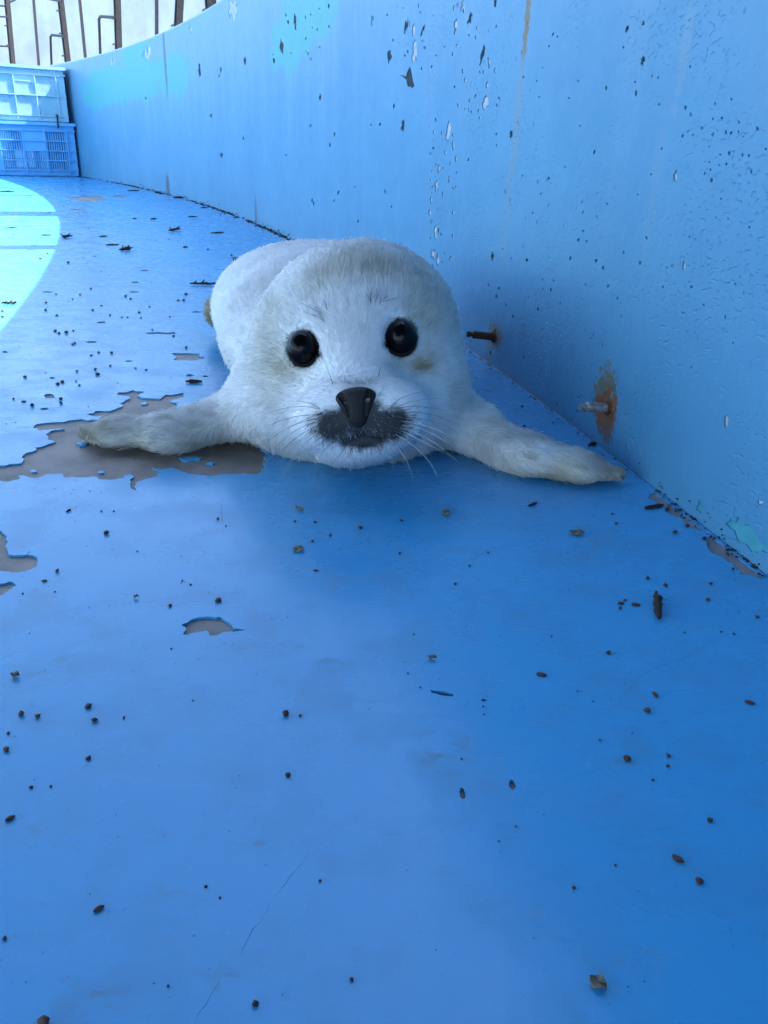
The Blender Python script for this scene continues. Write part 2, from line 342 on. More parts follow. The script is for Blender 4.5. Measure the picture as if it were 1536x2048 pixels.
# ------------------------------------------------------------------ pool wall
def wpoly(px, amp=.14, it=2): return crinkle([wsz(x, y) for x, y in px], amp, it)
def well(cx, cy, w, h, a=0, n=7, amp=.32, it=2):
    return wpoly([(cx + .5 * w * math.cos(q) * math.cos(a) - .5 * h * math.sin(q) * math.sin(a), cy + .5 * w * math.cos(q) * math.sin(a) + .5 * h * math.sin(q) * math.cos(a))
                  for q in np.linspace(0, 2 * math.pi, n, endpoint=False) + rng.uniform(0, .5)], amp, it)
chips = []          # (polygon, material key)
for (x, y, w, h, a, k) in ((806,250,7,24,0,'dark_pit'),(1022,268,6,18,.15,'dark_pit'),(1286,120,8,20,.1,'dark_pit'),(1272,187,5,14,0,'dark_pit'),(1254,58,6,16,.3,'dark_pit'),(1287,46,5,10,0,'dark_pit'),
      (590,45,6,30,0,'dark_pit'),(563,95,8,24,0,'dark_pit'),(812,52,5,40,.2,'dark_pit'),(845,62,5,26,.3,'dark_pit'),(940,40,6,36,.35,'dark_pit'),(964,112,5,44,.25,'dark_pit'),(990,5,5,22,0,'dark_pit'),(779,110,10,20,0,'dark_pit'),
      (828,60,8,26,0,'plaster'),(830,102,9,40,-.1,'plaster'),(911,52,7,38,.1,'plaster'),(926,12,9,28,.1,'plaster'),(978,126,6,22,0,'plaster'),(990,140,5,9,0,'plaster'),(970,206,13,26,.1,'plaster'),(998,14,12,24,.2,'plaster'),
      (897,262,9,34,.15,'plaster'),(906,290,6,18,0,'plaster'),(872,370,8,16,0,'plaster'),(878,340,6,16,0,'plaster'),(912,318,5,12,0,'plaster'),(898,360,5,16,.2,'plaster'),(872,462,11,22,0,'plaster'),(866,508,9,24,0,'plaster'),(882,486,6,20,0,'plaster'),(875,520,8,16,0,'plaster'),(876,566,9,15,0,'plaster'),
      (908,275,5,10,0,'plaster'),(862,400,5,10,0,'plaster'),(974,170,5,12,0,'plaster'),(925,142,4,12,0,'plaster'),(905,107,3,9,0,'plaster'),(745,40,6,20,0,'turquoise'),
      (466,22,18,44,.05,'plaster'),(430,44,11,52,.08,'plaster'),(293,104,16,26,.3,'plaster'),(306,92,10,18,0,'plaster'),(380,58,5,18,0,'plaster'),(355,48,4,8,0,'plaster'),(225,120,10,22,.1,'plaster'),(222,135,4,14,0,'dark_pit'),
      (490,122,5,18,0,'dark_pit'),(440,145,4,22,.3,'dark_pit'),(399,140,4,28,0,'dark_pit'),(292,196,4,6,0,'dark_pit'),(442,310,7,10,.3,'dark_pit'),(422,232,5,8,0,'dark_pit'),(625,403,7,12,-.5,'dark_pit'),(487,277,4,6,0,'dark_pit'),
      (778,510,4,22,0,'dark_pit'),(660,290,4,10,0,'dark_pit'),(669,268,3,8,0,'dark_pit'),(640,195,5,12,0,'dark_pit'),(716,443,4,7,0,'dark_pit'),(770,383,4,8,0,'dark_pit'),(1352,352,8,24,.15,'plaster'),(1368,530,7,22,.1,'plaster'),
      (1452,842,9,24,.1,'plaster'),(1521,1004,15,12,.3,'plaster'),(1308,966,9,24,.1,'plaster'),(1347,990,17,28,.2,'plaster'),(1399,1012,11,28,.1,'turquoise'),(1376,1012,10,11,0,'turquoise'),
      (1408,610,4,5,0,'dark_pit'),(1451,633,5,8,0,'plaster'),(1076,618,4,8,0,'dark_pit'),(993,593,5,8,0,'dark_pit'),(985,512,6,16,.1,'dark_pit'),(1054,520,6,8,0,'dark_pit'),(1140,516,6,9,0,'dark_pit'),(1255,895,5,10,0,'plaster')):
    chips.append((well(x, y, w, h, a), k))
chips.append((wpoly([(816,140),(820,133),(824,150),(829,172),(824,177),(816,174),(813,160),(800,150),(812,153)], .1, 1), 'dark_pit'))
chips.append((wpoly([(1450,1048),(1460,1036),(1470,1046),(1476,1032),(1483,1050),(1510,1064),(1521,1086),(1545,1098),(1545,1120),(1515,1106),(1490,1088),(1470,1070)], .15, 2), 'turquoise'))
def scatter(n, x0, x1, y0, y1, s0, s1, kinds, tilt=.4):
    for i in range(n):
        x, y = rng.uniform(x0, x1), rng.uniform(y0, y1); w = rng.uniform(s0, s1)
        chips.append((well(x, y, w, w * rng.uniform(1.1, 2.2), rng.uniform(-.1, tilt), 6, .28, 1), kinds[rng.integers(len(kinds))]))
scatter(42, 1370, 1536, 190, 360, 3, 5.5, ['dark_pit'] * 4 + ['plaster'])
scatter(26, 1040, 1400, 40, 330, 2.5, 4.5, ['dark_pit'])
scatter(40, 1000, 1500, 330, 620, 2.5, 5, ['dark_pit'] * 3 + ['plaster'])
scatter(46, 858, 915, 245, 575, 2.5, 5.5, ['plaster'], .1)
scatter(26, 895, 995, 0, 240, 2.5, 6, ['plaster'], .1)
scatter(12, 800, 850, 10, 150, 2.5, 6, ['plaster', 'dark_pit'], .1)
scatter(16, 540, 660, 10, 130, 2.5, 5, ['dark_pit'], .1)
scatter(10, 1080, 1480, 560, 760, 2.5, 4.5, ['plaster', 'dark_pit'])
scatter(14, 860, 1000, 0, 330, 2.5, 4, ['dark_pit'])
scatter(14, 960, 1090, 560, 720, 2.5, 4, ['dark_pit'])
scatter(12, 1090, 1190, 790, 850, 2.5, 4, ['dark_pit'])
scatter(14, 560, 800, 0, 440, 2.5, 4.5, ['dark_pit'])
# drop the chips that would run into another hole
keep = []
for p, k in chips:
    a = np.array(p); lo, hi = a.min(0) - .0012, a.max(0) + .0012
    if hi[1] > WALL_H - .015 or lo[1] < .0015: continue
    if any((lo < h2).all() and (hi > l2).all() for _, _, l2, h2 in keep): continue
    keep.append((p, k, lo, hi))
chips = [(p, k) for p, k, _, _ in keep]
S0, S1 = 1.2, 12.5
top = WALL_H - .012
outer = [(s, 0) for s in np.linspace(S0, S1, 150)] + [(s, top) for s in np.linspace(S1, S0, 150)]
extra = [(s, z) for s in np.linspace(S0 + .03, S1 - .03, 260) for z in np.linspace(.05, .60, 14)]
extra += [(s, z) for s in np.linspace(2.45, 3.6, 60) for z in np.linspace(.03, .4, 12)]
v2, tri = cut_sheet(outer, [p for p, _ in chips], extra)
DW = .0012
wall = empty('pool_wall', tuple(wpt(4.0, 0)))
WM = wall.matrix_world.copy(); off = np.array(wpt(4.0, 0))
def wv(s, z, o=0.0): return wpt(s, z, o) - off
def uv_mesh(name, v, f, uvs, mat, parent, smooth=False):
    o = mesh(name, v, f, mat, parent, smooth); l = o.data.uv_layers.new(name='uv')
    idx = np.empty(len(o.data.loops), int); o.data.loops.foreach_get('vertex_index', idx)
    l.data.foreach_set('uv', np.array(uvs, float)[idx].ravel()); return o
rv, rf = rims([p for p, _ in chips], lambda q, k: (q[0], q[1], DW * k))
n0 = len(v2)
wf = uv_mesh('wall_face', [wv(v[0], v[1]) for v in v2] + [wv(q[0], q[1], q[2]) for q in rv], tri + [tuple(i + n0 for i in f) for f in rf],
        [(v[0], v[1]) for v in v2] + [(q[0], q[1]) for q in rv], M['wall'], wall)
set_stain(wf, wall_stain(np.array([(v[0], v[1]) for v in v2] + [(q[0], q[1]) for q in rv])))
for i, (p, k) in enumerate(chips):
    a = np.array(p); c = a.mean(0); b = c + (a - c) * 1.25 + np.sign(a - c) * .0008
    mesh('chip', [wv(q[0], q[1], DW) for q in b], [tuple(range(len(b)))], M[k], wall)
# rounded coping, back face, and the rest of the ring
prof = [(0, top), (.003, top + .007), (.010, WALL_H), (.20, WALL_H + .004), (.21, WALL_H - .006), (.21, -.1)]
def ring(name, s0, s1, prof, n):
    ss = np.linspace(s0, s1, n); k = len(prof); v = []; uv = []; f = []
    for s in ss:
        for (o, z) in prof: v.append(wv(s, z, o)); uv.append((s, z + o))
    for i in range(n - 1):
        for j in range(k - 1): f.append((i * k + j, (i + 1) * k + j, (i + 1) * k + j + 1, i * k + j + 1))
    return uv_mesh(name, v, f, uv, M['wall'], wall, False)
ring('coping', S0, S1, prof, 200)
ring('wall_ring', S1, S0 + 2 * math.pi * R, [(0, 0)] + prof, 400)
tag(wall, 'long curving pool wall painted blue with chipped paint and rust streaks', 'wall')

# ------------------------------------------------------------------ what lies outside the pool
ag = np.linspace(0, 2 * math.pi, 256, endpoint=False)
av = [(CC[0] + rr * math.cos(a), CC[1] + rr * math.sin(a), .18) for rr in (R + .19, 400) for a in ag]
tag(mesh('ground', av, [(i, (i + 1) % 256, 256 + (i + 1) % 256, 256 + i) for i in range(256)], M['apron']), 'pale concrete apron around the outside of the pool', 'ground', kind='structure')
fw = MB(); ss = np.linspace(-8, 26, 80)
for k in range(79):
    a, b = ss[k], ss[k + 1]
    fw.add([wpt(a, .15, 2.6), wpt(b, .15, 2.6), wpt(b, 2.5, 2.6), wpt(a, 2.5, 2.6), wpt(a, .15, 2.8), wpt(b, .15, 2.8), wpt(b, 2.5, 2.8), wpt(a, 2.5, 2.8)], [(0, 1, 2, 3), (5, 4, 7, 6), (3, 2, 6, 7)])
tag(fw.build('boundary_wall', M['far_wall']), 'bright off-white wall standing behind the dark steel fence', 'wall')

# added dark sheet, out of view above and behind the camera, cutting sky light
BLK = dict(x0=-3.0, x1=3.0, y0=-3.4, y1=1.05, z=1.95)
rm = MB(); cx, cy = (BLK['x0'] + BLK['x1']) / 2, (BLK['y0'] + BLK['y1']) / 2; wx, wy = BLK['x1'] - BLK['x0'], BLK['y1'] - BLK['y0']
rm.box((cx, cy, BLK['z'] + .015), (wx, wy, .03))
blocker = rm.build('sky_blocker', speckled('sky_blocker_dark', (.03, .035, .04), (.05, .055, .06), 8)); tag(blocker, 'added dark sheet on posts, out of view, blocking sky light over the near edge of the pool', 'sky_blocker', kind='structure')
for x, y in ((BLK['x0'] + .05, .95), (BLK['x1'] - .05, .95), (BLK['x0'] + .05, -3.3), (BLK['x1'] - .05, -3.3)):
    MB().tube([(x, y, 0 if x < 0 else .18), (x, y, BLK['z'])], .02, 8).build('post', M['fence'], blocker)
# ------------------------------------------------------------------ fence on the outer edge of the wall
FO = .15
fence = empty('steel_fence', tuple(wpt(8.4, WALL_H, FO)))
foff = np.array(wpt(8.4, WALL_H, FO))
def lean_for(bx, by, tx):
    b = cyl(bx, by, R + FO); s = sz(b)[0]; b = wpt(s, WALL_H, FO); rad = wpt(s, 0, 1) - wpt(s, 0, 0)
    best = (9e9, 0)
    for a in np.linspace(-.6, .6, 241):
        P = b + .42 * (np.array([0, 0, 1.]) + a * rad); x, y, _ = proj(P)
        x2, y2, _ = proj(b); xs = x2 + (x - x2) * (0 - y2) / (y - y2 + 1e-9)
        best = min(best, (abs(xs - tx), a))
    return s, best[1]
def post(s, lean, w, dep, name, h=1.9, channel=True):
    b = wpt(s, WALL_H - .004, FO); rad = wpt(s, 0, 1) - wpt(s, 0, 0); tan = np.array([-rad[1], rad[0], 0])
    ax = np.array([0, 0, 1.]) + lean * rad
    def seg(u0, u1, d0, d1, z0, z1):
        m = MB(); v = [b - foff + tan * u + rad * d + ax * z for z in (z0, z1) for (u, d) in ((u0, d0), (u1, d0), (u1, d1), (u0, d1))]
        return m.add(v, [(0, 3, 2, 1), (4, 5, 6, 7), (0, 1, 5, 4), (1, 2, 6, 5), (2, 3, 7, 6), (3, 0, 4, 7)])
    m = MB()
    if channel:
        for q in (seg(-w/2, w/2, dep - .004, dep, 0, h), seg(-w/2, -w/2 + .006, 0, dep - .004, 0, h), seg(w/2 - .006, w/2, 0, dep - .004, 0, h), seg(-.005, .005, -.006, dep - .004, 0, h)): m.add(q.v, q.f)
    else: m = seg(-w/2, w/2, 0, dep, 0, h)
    p = m.build(name, M['fence'], fence)
    if channel:
        for z in np.arange(.07, h, .125):
            for q in (seg(-w/2 - .012, w/2 + .012, -.012, -.007, z, z + .008),): q.build('clip', M['fence'], p)
    return p, b, tan, rad, ax
PX = [(22, 140, 10), (131, 122, 117), (231, 98, 229), (346, 52, 353)]
for bx, by, tx in PX:
    s, a = lean_for(bx, by, tx); post(s, a, .032, .03, 'post')
for bx, by, tx in ((75, 133, 65), (168, 114, 157), (308, 70, 310)):
    s, a = lean_for(bx, by, tx); post(s, a, .015, .015, 'rod', channel=False)
for s, w in ((5.16, .17), (4.27, .08), (6.05, .04), (3.35, .04), (2.4, .04), (1.5, .04), (10.9, .04), (11.8, .04)): post(s, -.02, w, .035, 'post')
rl = MB(); ss = np.linspace(8.45, 12.4, 40)
for i in range(39):
    a, b = ss[i], ss[i + 1]
    rl.add([wpt(a, WALL_H, FO - .012) - foff, wpt(b, WALL_H, FO - .012) - foff, wpt(b, WALL_H + .022, FO - .012) - foff, wpt(a, WALL_H + .022, FO - .012) - foff,
            wpt(a, WALL_H, FO + .01) - foff, wpt(b, WALL_H, FO + .01) - foff, wpt(b, WALL_H + .022, FO + .01) - foff, wpt(a, WALL_H + .022, FO + .01) - foff],
           [(0, 1, 2, 3), (5, 4, 7, 6), (3, 2, 6, 7), (1, 0, 4, 5)])
rl.build('bottom_rail', M['fence'], fence)
def fpx(x, y): return cyl(x, y, R + FO - .02) - foff
for pts in (((103, 130), (101, 74), (104, 70), (129, 73)), ((201, 116), (198, 38), (201, 33), (230, 35)), ):
    MB().tube([fpx(*q) for q in pts], .008, 8).build('stay_rod', M['fence'], fence)
for pts in (((-30, 10), (9, 12)), ((-30, 32), (16, 34)), ((-30, 91), (18, 93)), ((20, 4), (30, 0)), ((92, -3), (122, 3))):
    MB().tube([fpx(*q) for q in pts], .006, 8).build('stay_rod', M['fence'], fence)
tag(fence, 'dark brown steel fence of channel posts and rods above the pool wall', 'fence')

# ------------------------------------------------------------------ stacked crates
c0 = gnd(0, 352); c1 = gnd(165, 354); dirx = (c1 - c0) / np.linalg.norm(c1 - c0); CW = .488
c1 = c1 - dirx * .006
corner = c1 - dirx * CW
crz = math.atan2(dirx[1], dirx[0])
def crate(name, z0, W, D, H, mat, kind, x_off):
    root = empty(name, (corner[0] + dirx[0] * x_off, corner[1] + dirx[1] * x_off, z0), crz)
    T = .006
    def add(nm, boxes, parent=root, mt=mat):
        m = MB()
        for c, d in boxes: m.box(c, d)
        return m.build(nm, mt, parent)
    add('base', [((W/2, D/2, .006), (W - .02, D - .02, .012))])
    for x in (0, 1):
        for y in (0, 1):
            cx = .024 if x == 0 else W - .024; cy = .024 if y == 0 else D - .024
            add('corner_post', [((cx, (.004 if y == 0 else D - .004), H/2), (.048, .008, H - .012)), (((.004 if x == 0 else W - .004), cy, H/2), (.008, .032, H - .012))])
    add('rim', [((W/2, -.006, H - .008), (W + .024, .018, .016)), ((W/2, D + .006, H - .008), (W + .024, .018, .016)), ((-.006, D/2, H - .008), (.018, D - .006, .016)), ((W + .006, D/2, H - .008), (.018, D - .006, .016)),
                ((W/2, -.003, H - .042), (W + .014, .012, .007)), ((W/2, D + .003, H - .042), (W + .014, .012, .007)), ((W + .003, D/2, H - .042), (.012, D - .006, .007)), ((-.003, D/2, H - .042), (.012, D - .006, .007)),
                ((W/2, .004, H - .025), (W - .1, .006, .028)), ((W/2, D - .004, H - .025), (W - .1, .006, .028)), ((W - .004, D/2, H - .025), (.006, D - .1, .028)), ((.004, D/2, H - .025), (.006, D - .1, .028))])
    def side(L, to):
        """one side in its own (u, z) plane; to(u, d, z, su, sd, sz) -> box"""
        cols = [.048 + (L - .096) * k / 3 for k in range(4)]
        rb = [to(c, -.003, H/2 - .01, .007, .010, H - .05) for c in cols] 
        z_lo, z_hi = .035, H - .046
        zs = [z_lo + (z_hi - z_lo) * k / (2 if kind == 'lattice' else 4) for k in range((2 if kind == 'lattice' else 4) + 1)]
        rb += [to(L/2, -.0035, z, L - .05, .011, .006) for z in zs]
        rb.append(to(L/2, .004, .020, L - .096, .006, .028))
        add('rib_frame', rb)
        for i in range(3):
            for j in range(len(zs) - 1):
                u0, u1 = cols[i] + .0035, cols[i + 1] - .0035; a, b = zs[j] + .003, zs[j + 1] - .003
                if kind == 'slots':
                    if i == 1 and j >= 2:
                        if j == 2: add('blank_panel', [to((u0 + u1) / 2, .001, (zs[2] + zs[4]) / 2, u1 - u0 + .008, .006, zs[4] - zs[2])])
                        continue
                    n = 9
                    add('slot_panel', [to(u0 + (u1 - u0) * (k + .5) / n, .004, (a + b) / 2, (u1 - u0) / n * .52, .005, b - a) for k in range(n)])
                else:
                    m = MB(); st = .0125
                    if i == 1 and j == 1:
                        bx = to((u0 + u1) / 2, -.001, b - .017, u1 - u0, .005, .034); add('name_plate', [bx]); b -= .036
                    for sg in (1, -1):
                        for q in np.arange(u0 - (b - a), u1 + (b - a), st):
                            # diagonal bar u = q + sg*(z-a), clipped to the panel
                            p0, p1 = q, q + sg * (b - a); za, zb = a, b
                            lo, hi = 0.0, 1.0
                            for lim, s_ in ((u0, 1), (u1, -1)):
                                d0, d1 = s_ * (p0 - lim), s_ * (p1 - lim)
                                if d0 < 0 and d1 < 0: lo, hi = 1, 0
                                elif d0 < 0: lo = max(lo, d0 / (d0 - d1))
                                elif d1 < 0: hi = min(hi, d0 / (d0 - d1))
                            if hi - lo < .02: continue
                            A = (p0 + (p1 - p0) * lo, a + (b - a) * lo); B = (p0 + (p1 - p0) * hi, a + (b - a) * hi)
                            P = [to(A[0], .004 + sg * .0008, A[1], 0, 0, 0)[0], to(B[0], .004 + sg * .0008, B[1], 0, 0, 0)[0]]
                            m.tube(P, .0042, 4, False)
                    m.build('lattice_panel', mat, root)
    side(W, lambda u, d, z, su, sd, s3: ((u, d, z), (su, sd, s3)))
    side(W, lambda u, d, z, su, sd, s3: ((u, D - d, z), (su, sd, s3)))
    side(D, lambda u, d, z, su, sd, s3: ((W - d, u, z), (sd, su, s3)))
    side(D, lambda u, d, z, su, sd, s3: ((d, u, z), (sd, su, s3)))
    return root
low = crate('plastic_crate', 0.001, CW - .014, .40, .298, M['crate_blue'], 'slots', 0)
tag(low, 'blue plastic crate with slotted sides standing on the pool floor', 'crate', 'stacked plastic crates')
upc = crate('plastic_crate', .2995, CW - .040, .38, .296, M['crate_pale'], 'lattice', .004)
tag(upc, 'pale blue plastic crate with diamond lattice sides on top of the slotted crate', 'crate', 'stacked plastic crates')
for k, (u, lab) in enumerate(((.044, 'dark cord tying the two crates together near their outer corner'), (CW - .105, 'dark cord tying the two crates together beside the pool wall'))):
    p = corner + dirx * u + np.array([dirx[1], -dirx[0], 0]) * .018
    b = MB().tube([p + [0, 0, .268], p + [0, 0, .30], p + [.002, 0, .335], p + np.array([-dirx[1], dirx[0], 0]) * .03 + [0, 0, .345]], .005, 6).build('cord', M['tie'])
    tag(b, lab, 'cord')

# ------------------------------------------------------------------ anchor bolts in the wall
def bolt(px_root, px_tip, rad, rusty, label):
    a = cyl(*px_root); s = sz(a)[0]; n = wpt(s, 0, -1) - wpt(s, 0, 0)
    # the tip lies on its pixel ray, nearest to the wall normal through the root
    d = ray(*px_tip); d = d / np.linalg.norm(d); w0 = a - CP
    bq = n @ d; L = (bq * (d @ w0) - n @ w0) / (1 - bq * bq); tipdir = n; L = min(max(L, .012), .05)
    t = (a + n * L - CP) @ d; tip = CP + d * t; ax = tip - a; L = np.linalg.norm(ax); ax /= L
    root = empty('anchor_bolt', tuple(a))
    mt = M['rust'] if rusty else M['steel']
    pts = []; rr = []; n_t = 9
    for i in range(n_t * 2 + 1):
        pts.append(ax * (-.006 + (L * .78 + .006) * i / (n_t * 2))); rr.append(rad * (1.0 if i % 2 else .88))
    MB().tube(pts, rr, 16).build('threaded_sleeve', mt, root, True)
    MB().tube([ax * L * .77, ax * L * .88, ax * L * .885, ax * L * .99, ax * L], [rad * .5, rad * .5, rad * .72, rad * .72, rad * .55], 14).build('stud', mt, root)
    MB().tube([ax * -.004, ax * .0015, ax * .002], [rad * 1.5, rad * 1.45, rad * .9], 14).build('rust_collar', M['rust'], root)
    tag(root, label, 'bolt', 'anchor bolts in the pool wall'); return root
bolt((1216, 816), (1160, 813), .0042, False, 'grey threaded anchor bolt in a long rust stain on the blue wall')
bolt((988, 674), (934, 668), .0044, True, 'dark rust-covered anchor bolt in the blue wall beside the seal')

# ------------------------------------------------------------------ seal pup: one continuous body surface
HT = math.radians(6.0)                                            # the head is tilted a little
HR = math.cos(HT) * RI + math.sin(HT) * UP; HU = math.cos(HT) * UP - math.sin(HT) * RI
HAX = np.stack([HR, HU, FW])
WAX = np.eye(3)
def rotz(a): return np.array([[math.cos(a), math.sin(a), 0], [-math.sin(a), math.cos(a), 0], [0, 0, 1.]])
def ell(P, c, r, ax=WAX):
    q = (P - c) @ ax.T.astype(P.dtype); r = np.array(r, P.dtype)
    k0 = np.sqrt(((q / r) ** 2).sum(-1)); k1 = np.sqrt(((q / (r * r)) ** 2).sum(-1)) + 1e-9
    return k0 * (k0 - 1) / k1
def cone(P, a, b, ra, rb, flat=1.0):
    a = np.array(a, P.dtype); b = np.array(b, P.dtype); d = b - a
    t = np.clip(((P - a) @ d) / (d @ d), 0, 1)
    q = P - a - t[..., None] * d
    q = q * np.array([1, 1, 1 / flat], P.dtype)
    return (np.sqrt((q * q).sum(-1)) - (ra + (rb - ra) * t)) * min(1, flat)
def smin(a, b, k):
    h = np.clip(.5 + .5 * (b - a) / k, 0, 1); return b + (a - b) * h - k * h * (1 - h)
def smax(a, b, k): return -smin(-a, -b, k)
FLIP_L = [(-.072, .685, .042, .034), (-.116, .622, .0225, .0215), (-.168, .591, .0120, .0165), (-.208, .594, .0092, .0125), (-.234, .603, .007, .0055)]
FLIP_R = [(.014, .690, .042, .033), (.060, .612, .0225, .0205), (.108, .567, .0120, .0168), (.141, .555, .0092, .0130), (.169, .551, .007, .0062)]
EYES = [(605, 697, .562), (803, 676, .562)]
NOSE = pt(713, 808, .519)
def seal_sdf(P):
    d = ell(P, pt(716, 668, .632), (.075, .066, .074), HAX)                     # skull
    d = smin(d, ell(P, pt(712, 772, .628), (.079, .050, .062), HAX), .03)       # cheeks
    d = smin(d, cone(P, pt(706, 700, .585), pt(712, 806, .552), .030, .0215), .022)   # bridge of the muzzle
    d = smin(d, ell(P, pt(664, 838, .548), (.028, .023, .027), HAX), .018)      # whisker pads
    d = smin(d, ell(P, pt(772, 830, .548), (.029, .024, .027), HAX), .018)
    d = smin(d, ell(P, pt(722, 893, .562), (.030, .013, .024), HAX), .010)      # chin
    d = smin(d, ell(P, np.array([-.033, .617, .037]), (.090, .064, .044)), .03)      # throat resting on the floor
    d = smin(d, ell(P, np.array([-.062, .758, .062]), (.094, .12, .066)), .04)  # shoulders
    d = smin(d, ell(P, np.array([-.072, .850, .062]), (.112, .16, .068), rotz(.35)), .03)   # trunk
    d = smin(d, ell(P, np.array([-.120, .960, .050]), (.080, .10, .050), rotz(.4)), .04)    # hips
    d = smin(d, cone(P, (-.165, 1.02, .035), (-.205, 1.10, .02), .036, .014), .03)
    d = smin(d, cone(P, (-.172, .995, .035), (-.212, .985, .032), .030, .014, 1.2), .012)       # hind flipper peeping out
    for F in (FLIP_L, FLIP_R):
        f = None
        for (a, b) in zip(F[:-1], F[1:]):
            q = cone(P, a[:3], b[:3], a[3], b[3], .72)
            f = q if f is None else smin(f, q, .012)
        d = smin(d, f, .013)
    for (x, y, dp) in EYES:                                                     # eye sockets
        d = smax(d, -ell(P, pt(x, y, dp - .004), (.0118, .0136, .012), HAX), .006)
    d = smax(d, -cone(P, pt(698, 884, .532), pt(726, 878, .529), .0015, .0025), .003)   # mouth line
    d = smax(d, -cone(P, pt(726, 878, .529), pt(754, 882, .532), .0025, .0015), .003)
    d = smax(d, -P[..., 2] + .001, .006)                                        # flattened on the floor
    return d
def surface_nets(F, o, h):
    nx, ny, nz = F.shape; s = F < 0
    cell = lambda A, i, j, k: A[i:nx - 1 + i, j:ny - 1 + j, k:nz - 1 + k]
    cnt = sum(cell(s, i, j, k).astype(np.int8) for i in (0, 1) for j in (0, 1) for k in (0, 1))
    idx = np.argwhere((cnt > 0) & (cnt < 8)); vid = -np.ones((nx - 1, ny - 1, nz - 1), np.int32)
    vid[tuple(idx.T)] = np.arange(len(idx))
    acc = np.zeros((len(idx), 3)); num = np.zeros(len(idx)); C = [(i, j, k) for i in (0, 1) for j in (0, 1) for k in (0, 1)]
    for a in C:
        for b in C:
            if sum(np.abs(np.subtract(a, b))) == 1 and a < b:
                fa = F[tuple((idx + a).T)]; fb = F[tuple((idx + b).T)]; x = (fa < 0) != (fb < 0)
                t = np.where(x, fa / np.where(x, fa - fb, 1), 0)
                acc += np.where(x[:, None], np.array(a) + t[:, None] * (np.array(b) - a), 0); num += x
    V = (idx + acc / num[:, None]) * h + o
    faces = []
    for ax in range(3):
        a1, a2 = [(1, 2), (2, 0), (0, 1)][ax]
        sl = [slice(None)] * 3; sl2 = [slice(None)] * 3; sl[ax] = slice(0, -1); sl2[ax] = slice(1, None)
        s0, s1 = s[tuple(sl)], s[tuple(sl2)]
        e = np.argwhere(s0 != s1); e = e[(e[:, a1] > 0) & (e[:, a2] > 0) & (e[:, a1] < F.shape[a1] - 1) & (e[:, a2] < F.shape[a2] - 1)]
        ins = s[tuple(e.T)]; q = []
        for d1, d2 in ((1, 1), (0, 1), (0, 0), (1, 0)):
            c = e.copy(); c[:, a1] -= d1; c[:, a2] -= d2; q.append(vid[tuple(c.T)])
        q = np.stack(q, 1); q[~ins] = q[~ins][:, ::-1]; faces.append(q)
    return V, np.concatenate(faces)
def fast_mesh(name, V, Fq, mat, parent):
    m = bpy.data.meshes.new(name); k = Fq.shape[1]
    m.vertices.add(len(V)); m.vertices.foreach_set('co', V.astype(np.float32).ravel())
    m.loops.add(Fq.size); m.loops.foreach_set('vertex_index', Fq.astype(np.int32).ravel())
    m.polygons.add(len(Fq)); m.polygons.foreach_set('loop_start', np.arange(0, Fq.size, k, dtype=np.int32))
    m.update(calc_edges=True); m.validate(); m.polygons.foreach_set('use_smooth', np.ones(len(m.polygons), bool))
    m.materials.append(mat); o = bpy.data.objects.new(name, m); COL.objects.link(o); o.parent = parent; return o
H = .0024
lo = np.array([-.262, .47, -.006]); hi = np.array([.205, 1.13, .185])
gx = [np.arange(l, h_, H, dtype=np.float32) for l, h_ in zip(lo, hi)]
F = np.concatenate([seal_sdf(np.stack(np.meshgrid(xs, gx[1], gx[2], indexing='ij'), -1).astype(np.float32)) for xs in np.array_split(gx[0], 12)], 0)
V, Q = surface_nets(F, lo, H)
def normals(P, e=.0012):
    g = np.stack([seal_sdf(P + np.eye(3)[k] * e) - seal_sdf(P - np.eye(3)[k] * e) for k in range(3)], -1)
    return g / (np.linalg.norm(g, axis=1, keepdims=True) + 1e-9)
def vnoise(P, f, seed=0):
    r = np.random.default_rng(seed); o = np.zeros(len(P))
    for k in range(7):
        d = r.normal(size=3); d /= np.linalg.norm(d); o += np.sin(P @ d * f * r.uniform(.6, 1.7) + r.uniform(0, 6.3))
    return o / 7 ** .5
def gauss(px, py, x, y, rx, ry, a=0.0):
    dx, dy = px - x, py - y; c, s = math.cos(a), math.sin(a); u = (dx * c + dy * s) / rx; v = (-dx * s + dy * c) / ry
    return np.exp(-(u * u + v * v))
HIND = np.array([-.205, .985, .03])
